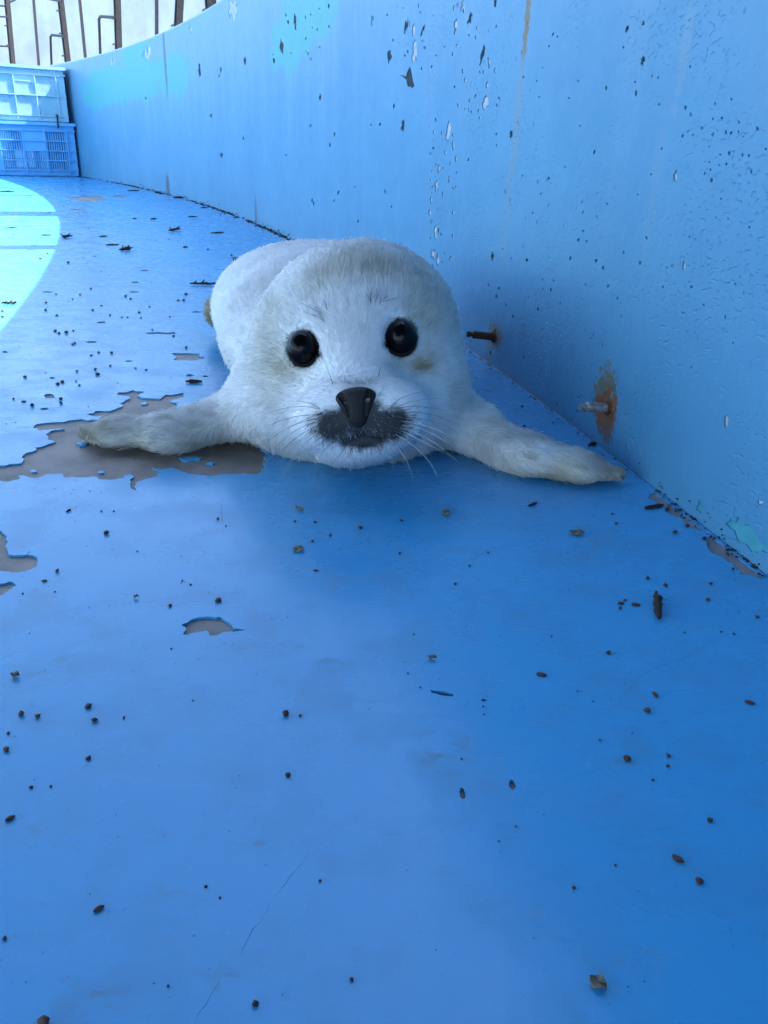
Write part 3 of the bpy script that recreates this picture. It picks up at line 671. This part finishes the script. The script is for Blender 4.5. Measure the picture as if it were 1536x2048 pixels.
def coat(P, jit=0.0):
    """albedo of the coat at a place on the body (spots are where the pup's own markings and stains are)"""
    px, py, w = proj(P); n = len(P)
    c = np.tile(np.array([.92, .93, .94]), (n, 1))
    front = (w < .68)
    def tint(k, col): nonlocal c; k = np.clip(k, 0, 1)[:, None]; c = c * (1 - k) + np.array(col) * k
    nz = vnoise(P, 160, 3)
    head = np.clip((.70 - w) / .05, 0, 1)  # face ring spots: tan stains, with some shading painted into the fur colour
    for (x, y, rx, ry, a, k) in ((745,535,75,30,.1,.75),(640,560,60,34,-.5,.45),(540,660,34,90,.1,.55),(850,590,40,70,-.3,.45),(575,735,50,36,.2,.75),(850,650,45,55,0,.55),(840,725,34,26,.4,.7),(540,800,40,50,0,.35),(905,780,26,60,0,.35)):
        tint(head * gauss(px, py, x, y, rx, ry, a) * k * .85 * (.95 + .10 * nz), (.46, .42, .30))
    tint(head * gauss(px, py, 800, 735, 40, 16, .2) * .3, (.42, .36, .22))
    tint(head * gauss(px, py, 838, 735, 16, 10) * .8, (.30, .20, .06))
    # flippers: yellowish underside and tips
    for F_ in (FLIP_L, FLIP_R):
        A = np.array(F_)[:, :3]; dd = np.min([np.linalg.norm(P[:, :2] - (A[i, :2] + (A[i + 1, :2] - A[i, :2]) * t), axis=1) for i in range(4) for t in (0, .33, .66)] , axis=0)
        m = np.clip(1 - (dd - .02) / .03, 0, 1) * np.clip((np.abs(P[:, 0] + .02) - .075) / .05, 0, 1)
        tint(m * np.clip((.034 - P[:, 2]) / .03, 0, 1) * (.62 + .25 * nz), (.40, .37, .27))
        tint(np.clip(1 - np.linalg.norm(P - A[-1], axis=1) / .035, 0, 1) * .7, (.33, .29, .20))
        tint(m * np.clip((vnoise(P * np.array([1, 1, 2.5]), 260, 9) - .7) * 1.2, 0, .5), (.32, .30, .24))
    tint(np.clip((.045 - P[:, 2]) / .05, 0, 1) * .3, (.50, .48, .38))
    tint(np.clip(1.5 - np.linalg.norm(P - HIND, axis=1) / .03, 0, 1), (.30, .25, .13))
    # dark muzzle
    k = np.maximum.reduce([gauss(px, py, 668, 852, 50, 38, .1), gauss(px, py, 778, 848, 52, 40, -.1), gauss(px, py, 720, 835, 56, 56), gauss(px, py, 725, 880, 62, 20)])
    k = np.clip((k - .34 + jit + .05 * vnoise(P, 500, 5)) * 3.5, 0, 1) * (w < .585)
    tint(k * .95, (.009, .009, .012))
    tint(gauss(px, py, 712, 770, 48, 14) * .7 * (w < .6), (.10, .10, .12))
    for x, y in ((642, 628), (655, 620), (750, 600), (740, 606), (648, 640), (764, 606)):
        tint(gauss(px, py, x, y, 5, 5) * .8 * (w < .62), (.12, .13, .18))
    # eye rims
    for (x, y, dp) in EYES:
        e = np.sqrt(((px - x) / 30.5) ** 2 + ((py - y) / 36) ** 2)
        tint(np.clip((1.16 - e) * 9, 0, 1) * (w < .60), (.010, .010, .013))
        tx = x + (32 if x < 700 else -30); tint(gauss(px, py, tx, y + 16, 8, 7) * 1.3 * (w < .60), (.012, .012, .015))
    return np.clip(c, 0, 1)
skin = new_mat('seal_skin', .7, spec=.2); t = NT(skin)
at = t.node('ShaderNodeAttribute', attribute_name='coat'); t.out(at.outputs['Color'])
fur_m = bpy.data.materials.new('seal_fur'); fur_m.use_nodes = True; t = NT(fur_m)
at = t.node('ShaderNodeAttribute', attribute_name='coat')
dif = t.node('ShaderNodeBsdfDiffuse'); trn = t.node('ShaderNodeBsdfTranslucent'); mx = t.node('ShaderNodeMixShader'); mx.inputs[0].default_value = .2
t.l.new(at.outputs['Color'], dif.inputs[0]); t.l.new(at.outputs['Color'], trn.inputs[0]); t.l.new(dif.outputs[0], mx.inputs[1]); t.l.new(trn.outputs[0], mx.inputs[2])
nv = t.node('ShaderNodeAttribute', attribute_name='lie'); geo = t.node('ShaderNodeNewGeometry')
vm = t.node('ShaderNodeMix', data_type='VECTOR'); vm.inputs[0].default_value = .18; t.l.new(nv.outputs['Vector'], vm.inputs[4]); t.l.new(geo.outputs['Normal'], vm.inputs[5])
vn = t.node('ShaderNodeVectorMath', operation='NORMALIZE'); t.l.new(vm.outputs[1], vn.inputs[0]); t.l.new(vn.outputs[0], dif.inputs['Normal'])
gls = t.node('ShaderNodeBsdfGlossy'); gls.inputs['Roughness'].default_value = .45; gls.inputs[0].default_value = (.8, .85, .9, 1)
mx2 = t.node('ShaderNodeMixShader'); mx2.inputs[0].default_value = .012; t.l.new(mx.outputs[0], mx2.inputs[1]); t.l.new(gls.outputs[0], mx2.inputs[2])
t.l.new(mx2.outputs[0], t.n['Material Output'].inputs[0])
seal = empty('seal_pup', (0, 0, 0))
body = fast_mesh('body', V, Q, skin, seal)
ca = body.data.color_attributes.new('coat', 'FLOAT_COLOR', 'POINT')
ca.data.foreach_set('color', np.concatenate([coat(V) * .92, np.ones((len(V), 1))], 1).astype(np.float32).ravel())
# --- fur
NFUR = 170000
A_, B_, C_, D_ = (V[Q[:, k]] for k in range(4))
area = np.linalg.norm(np.cross(C_ - A_, D_ - B_), axis=1) / 2; cen = (A_ + B_ + C_ + D_) / 4
vis = np.where(cen[:, 1] < .72, 1.5, .8); vis = np.where(cen[:, 2] < .004, .0, vis)
p = area * vis; p /= p.sum(); fi = rng.choice(len(Q), NFUR, p=p)
u, v_ = rng.random((2, NFUR, 1))
P = (A_[fi] * (1 - u) + B_[fi] * u) * (1 - v_) + (D_[fi] * (1 - u) + C_[fi] * u) * v_
N = normals(P); px, py, w = proj(P)
def seglen(P, a, b): return P - a
away = P - NOSE; away /= np.linalg.norm(away, axis=1, keepdims=True)
headw = np.clip((.74 - w) / .10, 0, 1)[:, None]
flow = away * headw + np.array([-.18, 1.0, -.25]) * (1 - headw)
low = np.clip((.055 - P[:, 2]) / .04, 0, 1)[:, None] * headw
flow = flow + low * np.array([0, -.25, -.9])
fm = np.zeros(NFUR)
for F_ in (FLIP_L, FLIP_R):
    A = np.array(F_)[:, :3]; ax = A[-1] - A[1]; ax /= np.linalg.norm(ax)
    dd = np.min([np.linalg.norm(P - (A[i] + (A[i + 1] - A[i]) * q), axis=1) for i in range(1, 4) for q in (0, .33, .66, 1)], axis=0)
    m = np.clip(1.6 - dd / .028, 0, 1) * np.clip((np.abs(P[:, 0] + .02) - .085) / .03, 0, 1); fm = np.maximum(fm, m)
    flow = flow * (1 - m[:, None]) + (ax + np.array([0, 0, -.25])) * m[:, None]
hm = np.clip(1.6 - np.linalg.norm(P - HIND, axis=1) / .03, 0, 1)[:, None]
flow = flow * (1 - hm) + np.array([-.8, .1, .1]) * hm
# swirl so that the coat does not lie like a combed cylinder
flow = flow + .30 * np.stack([vnoise(P, 55, 11), vnoise(P, 55, 12), vnoise(P, 55, 13)], 1)
flow -= N * (flow * N).sum(1, keepdims=True); flow /= np.linalg.norm(flow, axis=1, keepdims=True) + 1e-9
length = np.full(NFUR, .0125)
length = np.where(w < .72, .0135, length)
dn = np.linalg.norm(P - NOSE, axis=1)
length = np.minimum(length, .0024 + np.clip((dn - .012) / .14, 0, 1) * .0145)
length = np.where(low[:, 0] > .4, np.minimum(length * 1.35, .0145), length)
length = np.where(fm > .5, .0135, length)
keepm = np.ones(NFUR, bool)
for (x, y, dp) in EYES:
    e = np.sqrt(((px - x) / 30) ** 2 + ((py - y) / 35.5) ** 2); f_ = w < .60
    keepm &= ~((e < 1.04) & f_); length = np.where(f_, np.minimum(length, .0012 + .0075 * np.clip((e - 1.0) / 1.0, 0, 1)), length)
nose_zone = (np.abs(px - 712) < 44 - 12 * np.clip((py - 780) / 50, 0, 1)) & (np.abs(py - 806) < 36) & (w < .56); keepm &= ~nose_zone
mouth = (np.abs(px - 726) < 30) & (np.abs(py - 880 - ((px - 726) / 30) ** 2 * 5) < 3.2) & (w < .56); keepm &= ~mouth
length *= rng.uniform(.65, 1.2, NFUR)
lift = np.where(dn < .06, .30, .55) + .15 * vnoise(P, 40, 21); lift = np.where(fm > .5, .30, lift); lift = np.where(w > .72, .28, lift)
D = flow + N * lift[:, None] + rng.normal(0, .22, (NFUR, 3)); D /= np.linalg.norm(D, axis=1, keepdims=True)
# clumps: strands of one small cell lean to a common tip
cs = .0072; key = np.floor((P + rng.normal(0, .0012, P.shape)) / cs).astype(np.int64); hsh = (key[:, 0] * 73856093) ^ (key[:, 1] * 19349663) ^ (key[:, 2] * 83492791)
_, inv = np.unique(hsh, return_inverse=True); tip = P + D * length[:, None]
mean = np.stack([np.bincount(inv, tip[:, k]) for k in range(3)], 1) / np.bincount(inv)[:, None]
cl = (rng.uniform(.25, .85, NFUR) * np.clip((dn - .03) / .05, .1, 1))[:, None]
tip = tip * (1 - cl) + mean[inv] * cl
tip -= N * (length * .22)[:, None]
NP = 4; ts = np.array([0, .33, .67, 1.0])
mid = P + D * (length * .55)[:, None] + N * (length * .05)[:, None]
pts = np.stack([P - N * .0006 if k == 0 else (1 - q) ** 2 * P + 2 * q * (1 - q) * mid + q * q * tip for k, q in enumerate(ts)], 1)
pts[..., 2] = np.maximum(pts[..., 2], .0006)
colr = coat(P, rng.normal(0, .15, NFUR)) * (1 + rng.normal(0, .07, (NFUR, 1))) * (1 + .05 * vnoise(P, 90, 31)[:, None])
tuft = rng.normal(0, .06, inv.max() + 1)[inv]; colr = colr * (1 + tuft[:, None] * np.clip((dn - .03) / .05, .2, 1)[:, None])
dark = colr.mean(1) < .2
grey = dark & (rng.random(NFUR) < .28); colr[grey] = colr[grey] * .3 + rng.uniform(.05, .3, (int(grey.sum()), 1))
colr = np.clip(colr, .005, .97)
rad0 = np.where(dn < .05, .00013, .00018) * rng.uniform(.7, 1.2, NFUR)
pts, colr, rad0 = pts[keepm], colr[keepm], rad0[keepm]
def hair(name, pts, rads, cols, mat, parent, nrm):
    n, k, _ = pts.shape; hc = bpy.data.hair_curves.new(name); hc.add_curves([k] * n)
    hc.attributes['position'].data.foreach_set('vector', pts.astype(np.float32).ravel())
    ra = hc.attributes.get('radius') or hc.attributes.new('radius', 'FLOAT', 'POINT'); ra.data.foreach_set('value', rads.astype(np.float32).ravel())
    co = hc.attributes.new('coat', 'FLOAT_COLOR', 'CURVE'); co.data.foreach_set('color', np.concatenate([cols, np.ones((n, 1))], 1).astype(np.float32).ravel())
    na = hc.attributes.new('lie', 'FLOAT_VECTOR', 'CURVE'); na.data.foreach_set('vector', nrm.astype(np.float32).ravel())
    hc.materials.append(mat); o = bpy.data.objects.new(name, hc); COL.objects.link(o); o.parent = parent; return o
fur = hair('fur', pts, rad0[:, None] * np.array([1, .95, .75, .25]), colr, fur_m, body, N[keepm])
fur['kind'] = 'stuff'
# --- eyes
eye_m = new_mat('seal_eye', .03, (.004, .003, .004), spec=.13)
lid_m = new_mat('eye_rim', .6, (.008, .007, .009), spec=.12)
for (x, y, dp) in EYES:
    m = MB(); c = pt(x, y, dp + .0035); nu, nv = 28, 16; vs = []; r3 = np.array([.0112, .0131, .0120])
    for j in range(nv + 1):
        th = math.pi * j / nv
        for i in range(nu):
            ph = 2 * math.pi * i / nu
            q = np.array([math.sin(th) * math.cos(ph), math.sin(th) * math.sin(ph), -math.cos(th)]) * r3
            vs.append(c + HR * q[0] + HU * q[1] + FW * q[2])
    m.add(vs, [(j * nu + i, j * nu + (i + 1) % nu, (j + 1) * nu + (i + 1) % nu, (j + 1) * nu + i) for j in range(nv) for i in range(nu)])
    eo = m.build('eye', eye_m, seal, True)
    ring_ = []; c2 = pt(x, y, dp - .0035)
    for i in range(33):
        ph = 2 * math.pi * i / 32; sx = 1.0; q = np.array([math.cos(ph), math.sin(ph)])
        inner = max(0, (q[0] if x < 700 else -q[0])) ** 6
        ring_.append(c2 + HR * q[0] * (.0096 + .0024 * inner) + HU * (q[1] * .0113 - .002 * inner) + FW * .0026)
    MB().tube(ring_, .0015, 8, False).build('eyelid', lid_m, eo, True)
# --- nose pad with the two slit nostrils
def nose_sdf(P):
    q = (P - NOSE) @ HAX.T; x, y, z = q[..., 0] * 1000, q[..., 1] * 1000, q[..., 2] * 1000
    wd = 9.0 + 7.5 * np.clip((y + 9) / 20, 0, 1) ** 1.3
    d = np.sqrt((x / wd) ** 2 + (np.where(y > 0, y / 10.0, y / 15.0)) ** 2 + ((z - 4) / 6.8) ** 2) - 1
    d = d * 6
    d = smin(d, (np.sqrt((x / 11.5) ** 2 + ((y - 6) / 5) ** 2 + ((z - 3.5) / 6) ** 2) - 1) * 5, 3)
    for sg in (-1, 1):
        a = np.array([sg * 9.8, 7.0]); b = np.array([sg * 5.2, -7.5]); pv = np.stack([x, y], -1) - a; ba = b - a
        t_ = np.clip((pv @ ba) / (ba @ ba), 0, 1); bow = sg * 1.2 * np.sin(t_ * math.pi)
        l = np.sqrt(((pv - t_[..., None] * ba - np.stack([-bow, 0 * bow], -1)) ** 2).sum(-1)) - (2.1 - 1.2 * t_)
        d = smax(d, -np.maximum(l, z - 2.5), 1.0)
    return d / 1000
h2 = .0006; o2 = NOSE - .022; g2 = [np.arange(o2[k], NOSE[k] + .022, h2) for k in range(3)]
F2 = nose_sdf(np.stack(np.meshgrid(*g2, indexing='ij'), -1)); V2, Q2 = surface_nets(F2, o2, h2)
nose_m = new_mat('seal_nose', .55, (.020, .016, .017), spec=.22); t = NT(nose_m); vv = t.node('ShaderNodeTexCoord').outputs['Object']
t.out(None, None, t.bump(t.voro(vv, 1400), .35, .0006))
nose = fast_mesh('nose', V2, Q2, nose_m, seal)
# --- whiskers, each its own tapered hair
wm_d = new_mat('dark_whisker', .4, (.03, .035, .05)); wm_l = new_mat('pale_whisker', .35, (.45, .47, .48))
def march(x, y):
    d = ray(x, y); t0 = .44
    for k in range(60):
        q = CP + d * t0; s = float(seal_sdf(q[None])[0])
        if s < .0004: break
        t0 += max(s * .8, .0003)
    return t0
def whisker(p0, p1, p2, dd, dark, r=.00019):
    a = pt(*p0, march(*p0) + .001); dz = march(*p0)
    b = pt(*p1, dz - dd * .6); c = pt(*p2, dz - dd); c[2] = max(c[2], .003)
    pts_ = [(1 - q) ** 2 * a + 2 * q * (1 - q) * b + q * q * c for q in np.linspace(0, 1, 9)]
    MB().tube(pts_, [r * (1.05 - .8 * q) for q in np.linspace(0, 1, 9)], 5).build('whisker', wm_d if dark else wm_l, seal, True)
for a, b, c, dd, dk in (((640,818),(615,800),(585,803),.01,1),((636,818),(600,806),(548,822),.015,1),((640,830),(590,826),(535,852),.02,1),((636,838),(585,842),(536,882),.02,1),((632,845),(590,852),(540,905),.02,1),
      ((634,852),(595,866),(528,935),.02,1),((640,860),(600,880),(526,925),.03,0),((636,868),(600,880),(552,975),.035,0),((644,874),(600,900),(558,950),.03,0),((650,880),(610,905),(570,945),.03,0),((664,886),(625,915),(629,978),.03,0),((690,895),(668,925),(645,945),.02,0),
      ((648,826),(610,832),(560,870),.02,1),((630,858),(590,880),(560,930),.03,0),
      ((780,815),(800,790),(848,783),.01,1),((786,820),(815,798),(880,797),.015,1),((792,818),(830,806),(895,822),.015,1),((796,828),(850,815),(918,850),.02,1),((800,836),(850,828),(920,868),.02,1),
      ((802,842),(860,845),(940,893),.03,0),((804,850),(855,850),(935,915),.03,0),((800,856),(860,868),(920,928),.03,0),((790,868),(860,905),(876,958),.03,0),((776,876),(820,915),(826,962),.03,0),((800,860),(840,880),(900,912),.03,0),((760,884),(790,920),(786,940),.02,0),
      ((640,628),(618,612),(600,604),.01,1),((636,634),(616,626),(605,622),.01,1),((655,620),(652,604),(648,598),.01,1),((752,600),(757,588),(762,578),.01,1),((765,606),(782,598),(800,596),.01,1),((740,604),(742,590),(746,570),.01,1),
      ((666,768),(660,750),(652,733),.008,1),((757,754),(760,738),(764,726),.008,1)):
    whisker(a, b, c, dd, dk)
tag(seal, 'fluffy white baby seal with big black eyes lying on the blue floor', 'seal')

# ------------------------------------------------------------------ debris on the floor
def lump(seed, sx, sy, sz_, n=2, rough=.22):
    r = np.random.default_rng(seed); bm = bmesh.new(); bmesh.ops.create_icosphere(bm, subdivisions=n, radius=.5)
    co = np.array([v.co[:] for v in bm.verts]); k = 1 + rough * vnoise(co, 5, seed) + r.normal(0, rough * .25, len(co))
    co = co * k[:, None] * np.array([sx, sy, sz_]); co[:, 2] = np.maximum(co[:, 2] + sz_ * .42, 0)
    for v, c in zip(bm.verts, co): v.co = c
    m = bpy.data.meshes.new('lump'); bm.to_mesh(m); bm.free(); m.polygons.foreach_set('use_smooth', [True] * len(m.polygons)); return m
BERRY = {}
for key, mat in (('berry_dark', M['berry_dark']), ('berry_red', M['berry_red'])):
    BERRY[key] = [lump(s, 1, rng.uniform(.8, 1.0), .8, 1 if s % 2 else 2) for s in range(5)]
    for m in BERRY[key]: m.materials.append(mat)
def put(name, me, x, y, size, rz, label, cat, group, sc=(1, 1, 1)):
    g = gnd(x, y); s = size * np.linalg.norm(g - CP) / FPX
    o = bpy.data.objects.new(name, me); COL.objects.link(o); o.location = (g[0], g[1], 0); o.rotation_euler = (0, 0, rz); o.scale = (s * sc[0], s * sc[1], s * sc[2])
    return tag(o, label, cat, group)
BER = """213,1064,11 115,1140,10 340,1210,8 203,1022,4 228,1022,4 436,1036,8 436,1199,12 590,1042,6 630,1043,7 661,1070,7 625,1081,8 720,1053,9 178,1410,12 43,1425,14 75,1431,11 190,1438,13 248,1434,7 17,1466,6 14,1497,12 572,1425,14
600,1430,6 386,1400,4 343,1297,4 177,1515,11 62,1573,7 102,1572,5 576,1548,11 10,1876,8 640,1760,7 412,1772,6 440,1794,5 510,2005,12 703,1958,8 336,1971,5 90,2042,22 923,1517,5 1254,1516,14 1337,1510,9 1335,1531,7 1305,1559,5 1420,1639,10 1398,1761,13 1032,1652,5
998,1682,4 1231,1730,5 1147,1774,6 803,1040,8 799,1106,7 939,1131,6 976,1104,5 911,1167,6 1224,1027,6 1232,1046,7 1334,1018,8 1350,1063,11 1375,1051,8 1409,1076,9 1466,1137,6 1296,1155,8 1330,1169,8 1421,1166,6 1415,1198,8 1240,1215,8 1250,1200,6 1514,1233,8
1442,1263,5 1468,1267,5 1369,1264,4 1103,1272,5 1216,1304,9 1295,1418,12 816,1346,4 841,1374,4 966,1412,4 968,1428,4 1155,1382,4 1186,1402,4 1264,1466,4 1200,1480,5 827,1268,4
182,577,4 112,588,4 160,589,4 92,605,5 145,598,4 203,611,4 185,620,5 92,620,5 220,630,5 114,630,5 251,592,5 261,597,5 279,624,5 244,634,4 255,634,4 282,635,4 340,633,4 372,588,7 356,600,5 367,600,5 299,613,5 5,622,5 5,633,5 110,661,6 118,666,5 133,664,8 147,661,5
305,659,5 347,671,5 372,695,6 150,686,5 145,688,5 198,704,5 223,705,7 183,710,5 221,731,6 191,738,7 196,747,8 271,736,5 292,739,5 154,742,6 50,753,7 125,763,7 115,767,7 152,762,5 159,770,5 122,797,7 122,805,8 27,797,6 64,810,8 137,525,5 81,517,5 470,518,9 463,510,4 95,507,4 448,650,6 416,498,4
46,1186,4 110,1183,4 275,1102,4 365,1160,4 381,1168,5 452,1051,4 1125,888,6 1048,852,7 1090,880,4 1044,812,6 1105,845,4 1190,890,6""".split()
rb = np.random.default_rng(21)
for q in BER:
    x, y, s = map(float, q.split(',')); k = 'berry_red' if (y > 1040 and s >= 7 and rb.random() < .55) else 'berry_dark'
    if y < 840 and x < 480: where = 'on the floor between the sunlit patch and the seal'
    elif x > 1290 and y < 1150: where = 'at the foot of the wall by the grey joint'
    elif 560 < x < 1000 and y < 1180: where = 'on the shaded floor under the seal\'s chin'
    elif x < 560 and y < 1320: where = 'on the floor around the small peeled patches'
    elif x > 1000 and y < 900: where = 'on the floor between the seal\'s flipper and the wall'
    elif x > 1000 and y < 1350: where = 'on the floor around the large curled bark scrap'
    elif x < 700: where = 'on the open floor beyond the peeled patches'
    else: where = 'on the open floor out from the wall bolts'
    what = 'red-brown dried berry' if k == 'berry_red' else 'tiny blackish dried berry' if s < 9 else 'plump blackish dried berry'
    put('dried_berry', BERRY[k][rb.integers(5)], x, y + s * .35, s * 1.05, rb.uniform(0, 6.3), what + ' ' + where, 'berry', what.replace('berry', 'berries') + ' ' + where, (1, 1, .85))
SEED = [lump(40 + s, 1, .45, .36, 2, .18) for s in range(3)]
for m in SEED: m.materials.append(M['berry_red'])
SL = {(89,1161): 'small dark seed pod beside the peeled paint edge', (631,1140): 'small flat seed pod under the seal\'s chin', (20,1637): 'slanted dark seed pod at the end of a long green smear', (197,1818): 'long blackish slanted seed pod', (1355,1718): 'large plump orange-brown seed pod', (1241,1206): 'flat seed pod in the cluster beside the curled bark scrap',
      (1272,1209): 'slim seed pod touching the curled bark scrap\'s cluster', (1083,1349): 'lone flat dark seed pod', (1500,1405): 'bean-shaped reddish seed pod', (1310,1389): 'upright orange crescent seed pod above a berry', (48,802): 'tiny flat seed pod behind the seal\'s flipper'}
for x, y, s, a in ((89,1161,11,.2),(631,1140,11,0),(20,1637,19,.8),(197,1818,21,.75),(1355,1718,23,-.7),(1241,1206,14,.1),(1272,1209,17,-.2),(1083,1349,19,-.15),(1500,1405,17,-.4),(1310,1389,16,-1.1),(48,802,9,.1)):
    put('seed_pod', SEED[int(x) % 3], x, y + 2, s, a, SL[(x, y)] + ' on the blue floor', 'seed', 'seed pods on the floor')
# twigs and bark, each one its own shape
def twig(x0, y0, x1, y1, wpx, label, seed, mat='bark', branch=False, flat=1.0, grp='bark scraps on the floor'):
    r = np.random.default_rng(seed); a = gnd(x0, y0); b = gnd(x1, y1); L = np.linalg.norm(b - a); c = (a + b) / 2
    rad = wpx * np.linalg.norm(c - CP) / FPX / 2; n = 9; pts = []; rr = []
    d = (b - a) / L; side = np.array([-d[1], d[0], 0])
    for i in range(n):
        t_ = i / (n - 1); pts.append(a + (b - a) * t_ - c + side * r.normal(0, rad * .25) + np.array([0, 0, rad * .8])); rr.append(rad * (.35 + .7 * math.sin(math.pi * min(max(t_, .05), .95))) * r.uniform(.65, 1.25) * (.6 if branch else 1))
    m = MB().tube(pts, rr, 7)
    if branch:
        for k in range(12):
            i = r.integers(1, n - 1); q = pts[i]; m.tube([q, q + side * rad * r.uniform(-2.5, 2.5) + d * rad * r.uniform(.5, 2) + np.array([0, 0, rad * r.uniform(-.5, 1.5)])], [rad * .5, rad * .25], 5)
    v = np.array(m.v); v[:, 2] = np.maximum(v[:, 2] * flat, .0002); m.v = [tuple(q) for q in v]
    o = m.build('bark_scrap' if not branch else 'twig_cluster', M[mat], None, True); o.location = tuple(c * np.array([1, 1, 0])); o.location.z = 0
    return tag(o, label, 'bark' if not branch else 'twig', grp)
twig(1290,1019,1326,1013,9,'short reddish bark stick lying against the foot of the wall',1)
twig(1311,1190,1316,1241,17,'large dark curled bark scrap with a pointed end on the open floor',2)
twig(1307,1192,1313,1202,5,'thin dark stalk at the end of the large curled bark scrap',3)
twig(1056,1014,1072,1007,6,'small dark twig stub in front of the seal\'s outspread flipper',4)
twig(1176,893,1192,888,7,'little dark twig at the foot of the wall below the grey bolt',5)
twig(132,1025,142,1020,4,'tiny reddish twig splinter beside the paint-bare patch',6)
twig(372,766,404,766,8,'flat black bark strip beside the seal\'s shoulder',7)
twig(380,570,440,571,8,'long feathery black twig cluster on the floor behind the seal',8,branch=True,grp='twig clusters on the floor')
twig(238,503,260,501,8,'tangled dark twig clump between the seal and the sunlit patch',9,branch=True,grp='twig clusters on the floor')
twig(124,478,138,475,7,'small round twig clump at the edge of the sunlit patch',10,branch=True,grp='twig clusters on the floor')
twig(342,464,354,461,7,'stubby dark twig clump near the far curve of the wall',11,branch=True,grp='twig clusters on the floor')
twig(2,609,30,608,6,'broken brown twig cluster lying below the sunlit patch',12,branch=True,grp='twig clusters on the floor')
for k, q in enumerate(((0,384,29,384,5),(8,457,36,456,4),(81,471,104,471,4),(198,474,215,473,5),(212,491,238,490,5),(302,439,312,438,5),(265,438,273,438,4),(376,434,395,434,4.5),(422,467,448,466,6),(346,396,372,396,6),(401,416,417,416,4),(256,382,278,382,4),(366,495,376,495,5),(464,517,474,516,5),(310,386,318,386,5),(318,388,326,388,5))):
    twig(*q, 'thin dark bark sliver on the floor between crates and seal', 30 + k, flat=.55, grp='bark slivers on the floor')
def leaf(x, y, w, h, a, seed, label):
    r = np.random.default_rng(seed); g = gnd(x, y); s = np.linalg.norm(g - CP) / FPX; k = 14; fs = abs(ray(x, y)[2]) / np.linalg.norm(ray(x, y)); v = []
    for lay in (0, 1):
        for i in range(k):
            q = 2 * math.pi * i / k; e = r.uniform(.85, 1.1); uu = w / 2 * s * math.cos(q) * e; vv_ = h / 2 * s / fs * math.sin(q) * (1 - .35 * abs(math.cos(q))) * e
            v.append((uu * math.cos(a) - vv_ * math.sin(a), uu * math.sin(a) + vv_ * math.cos(a), .0004 + .0008 * lay + .0012 * abs(math.sin(q * 1.5))))
    v.append((0, 0, .0016)); f = [(i, (i + 1) % k, k + (i + 1) % k, k + i) for i in range(k)] + [(k + i, k + (i + 1) % k, 2 * k) for i in range(k)]
    o = mesh('dry_leaf', v, f, M['leaf']); o.location = (g[0], g[1], 0); return tag(o, label, 'leaf', 'dry leaf flakes on the floor')
for k, q in enumerate(((892,1028,16,12,.2),(1154,1068,28,9,-.1),(597,1101,24,10,.5),(599,1020,24,4,-.7),(31,1354,14,9,.1),(864,1319,18,6,-.1),(1195,1970,30,22,-.5),(272,1197,9,4,.3))):
    leaf(*q, 60 + k, ['mottled tan leaf flake in the seal\'s shadow','long mottled leaf flake in front of the flipper beside the wall','curled brown leaf flake below the seal\'s chin','narrow straw-coloured leaf sliver below the seal\'s chin','pale leaf crumb on bare blue floor','thin leaf flake near a tan paint chip','broad grey-brown leaf flake lying alone on the blue floor','tiny tan leaf flake beside a berry'][k])
# countless grit: specks scattered over the floor and packed along the joint
gm = MB()
ico = bmesh.new(); bmesh.ops.create_icosphere(ico, subdivisions=1, radius=.5); icv = np.array([v.co[:] for v in ico.verts]); icf = [tuple(v.index for v in f.verts) for f in ico.faces]; ico.free()
def speck(P, s):
    k = icv * rb.uniform(.6, 1.3, (len(icv), 1)) * s * np.array([rb.uniform(.7, 1.6), rb.uniform(.6, 1.1), .7]); gm.add(k + P + np.array([0, 0, s * .2]), icf)
for i in range(900):
    x, y = rb.uniform(0, 1536), rb.uniform(380, 2048) ** 1.0; g = gnd(x, y)
    if np.hypot(*(g[:2] - CC)) > R - .01: continue
    if y > 1350 and rb.random() < .6: continue
    speck(g, rb.uniform(1.0, 2.6) * np.linalg.norm(g - CP) / FPX)
for s0, s1, n, a, b in ((2.585, 2.73, 80, .0005, .0026), (2.73, 3.2, 80, .0004, .0018), (3.2, 4.3, 60, .001, .003), (4.3, 5.9, 160, .002, .008), (5.9, 8.0, 150, .002, .010)):
    for i in range(n):
        s = rb.uniform(s0, s1); speck(wpt(s, 0, -abs(rb.normal(0, .004 if s < 4 else .010)) - .0005), rb.uniform(a, b))
    for i in range(n // 3):
        s = rb.uniform(s0, s1); speck(wpt(s, abs(rb.normal(0, .005 if s < 4 else .006)), -.0005), rb.uniform(a, b) * .7)
tag(gm.build('grit', M['grit']), 'dark grit specks over the blue floor and along the wall joint', 'grit', kind='stuff')
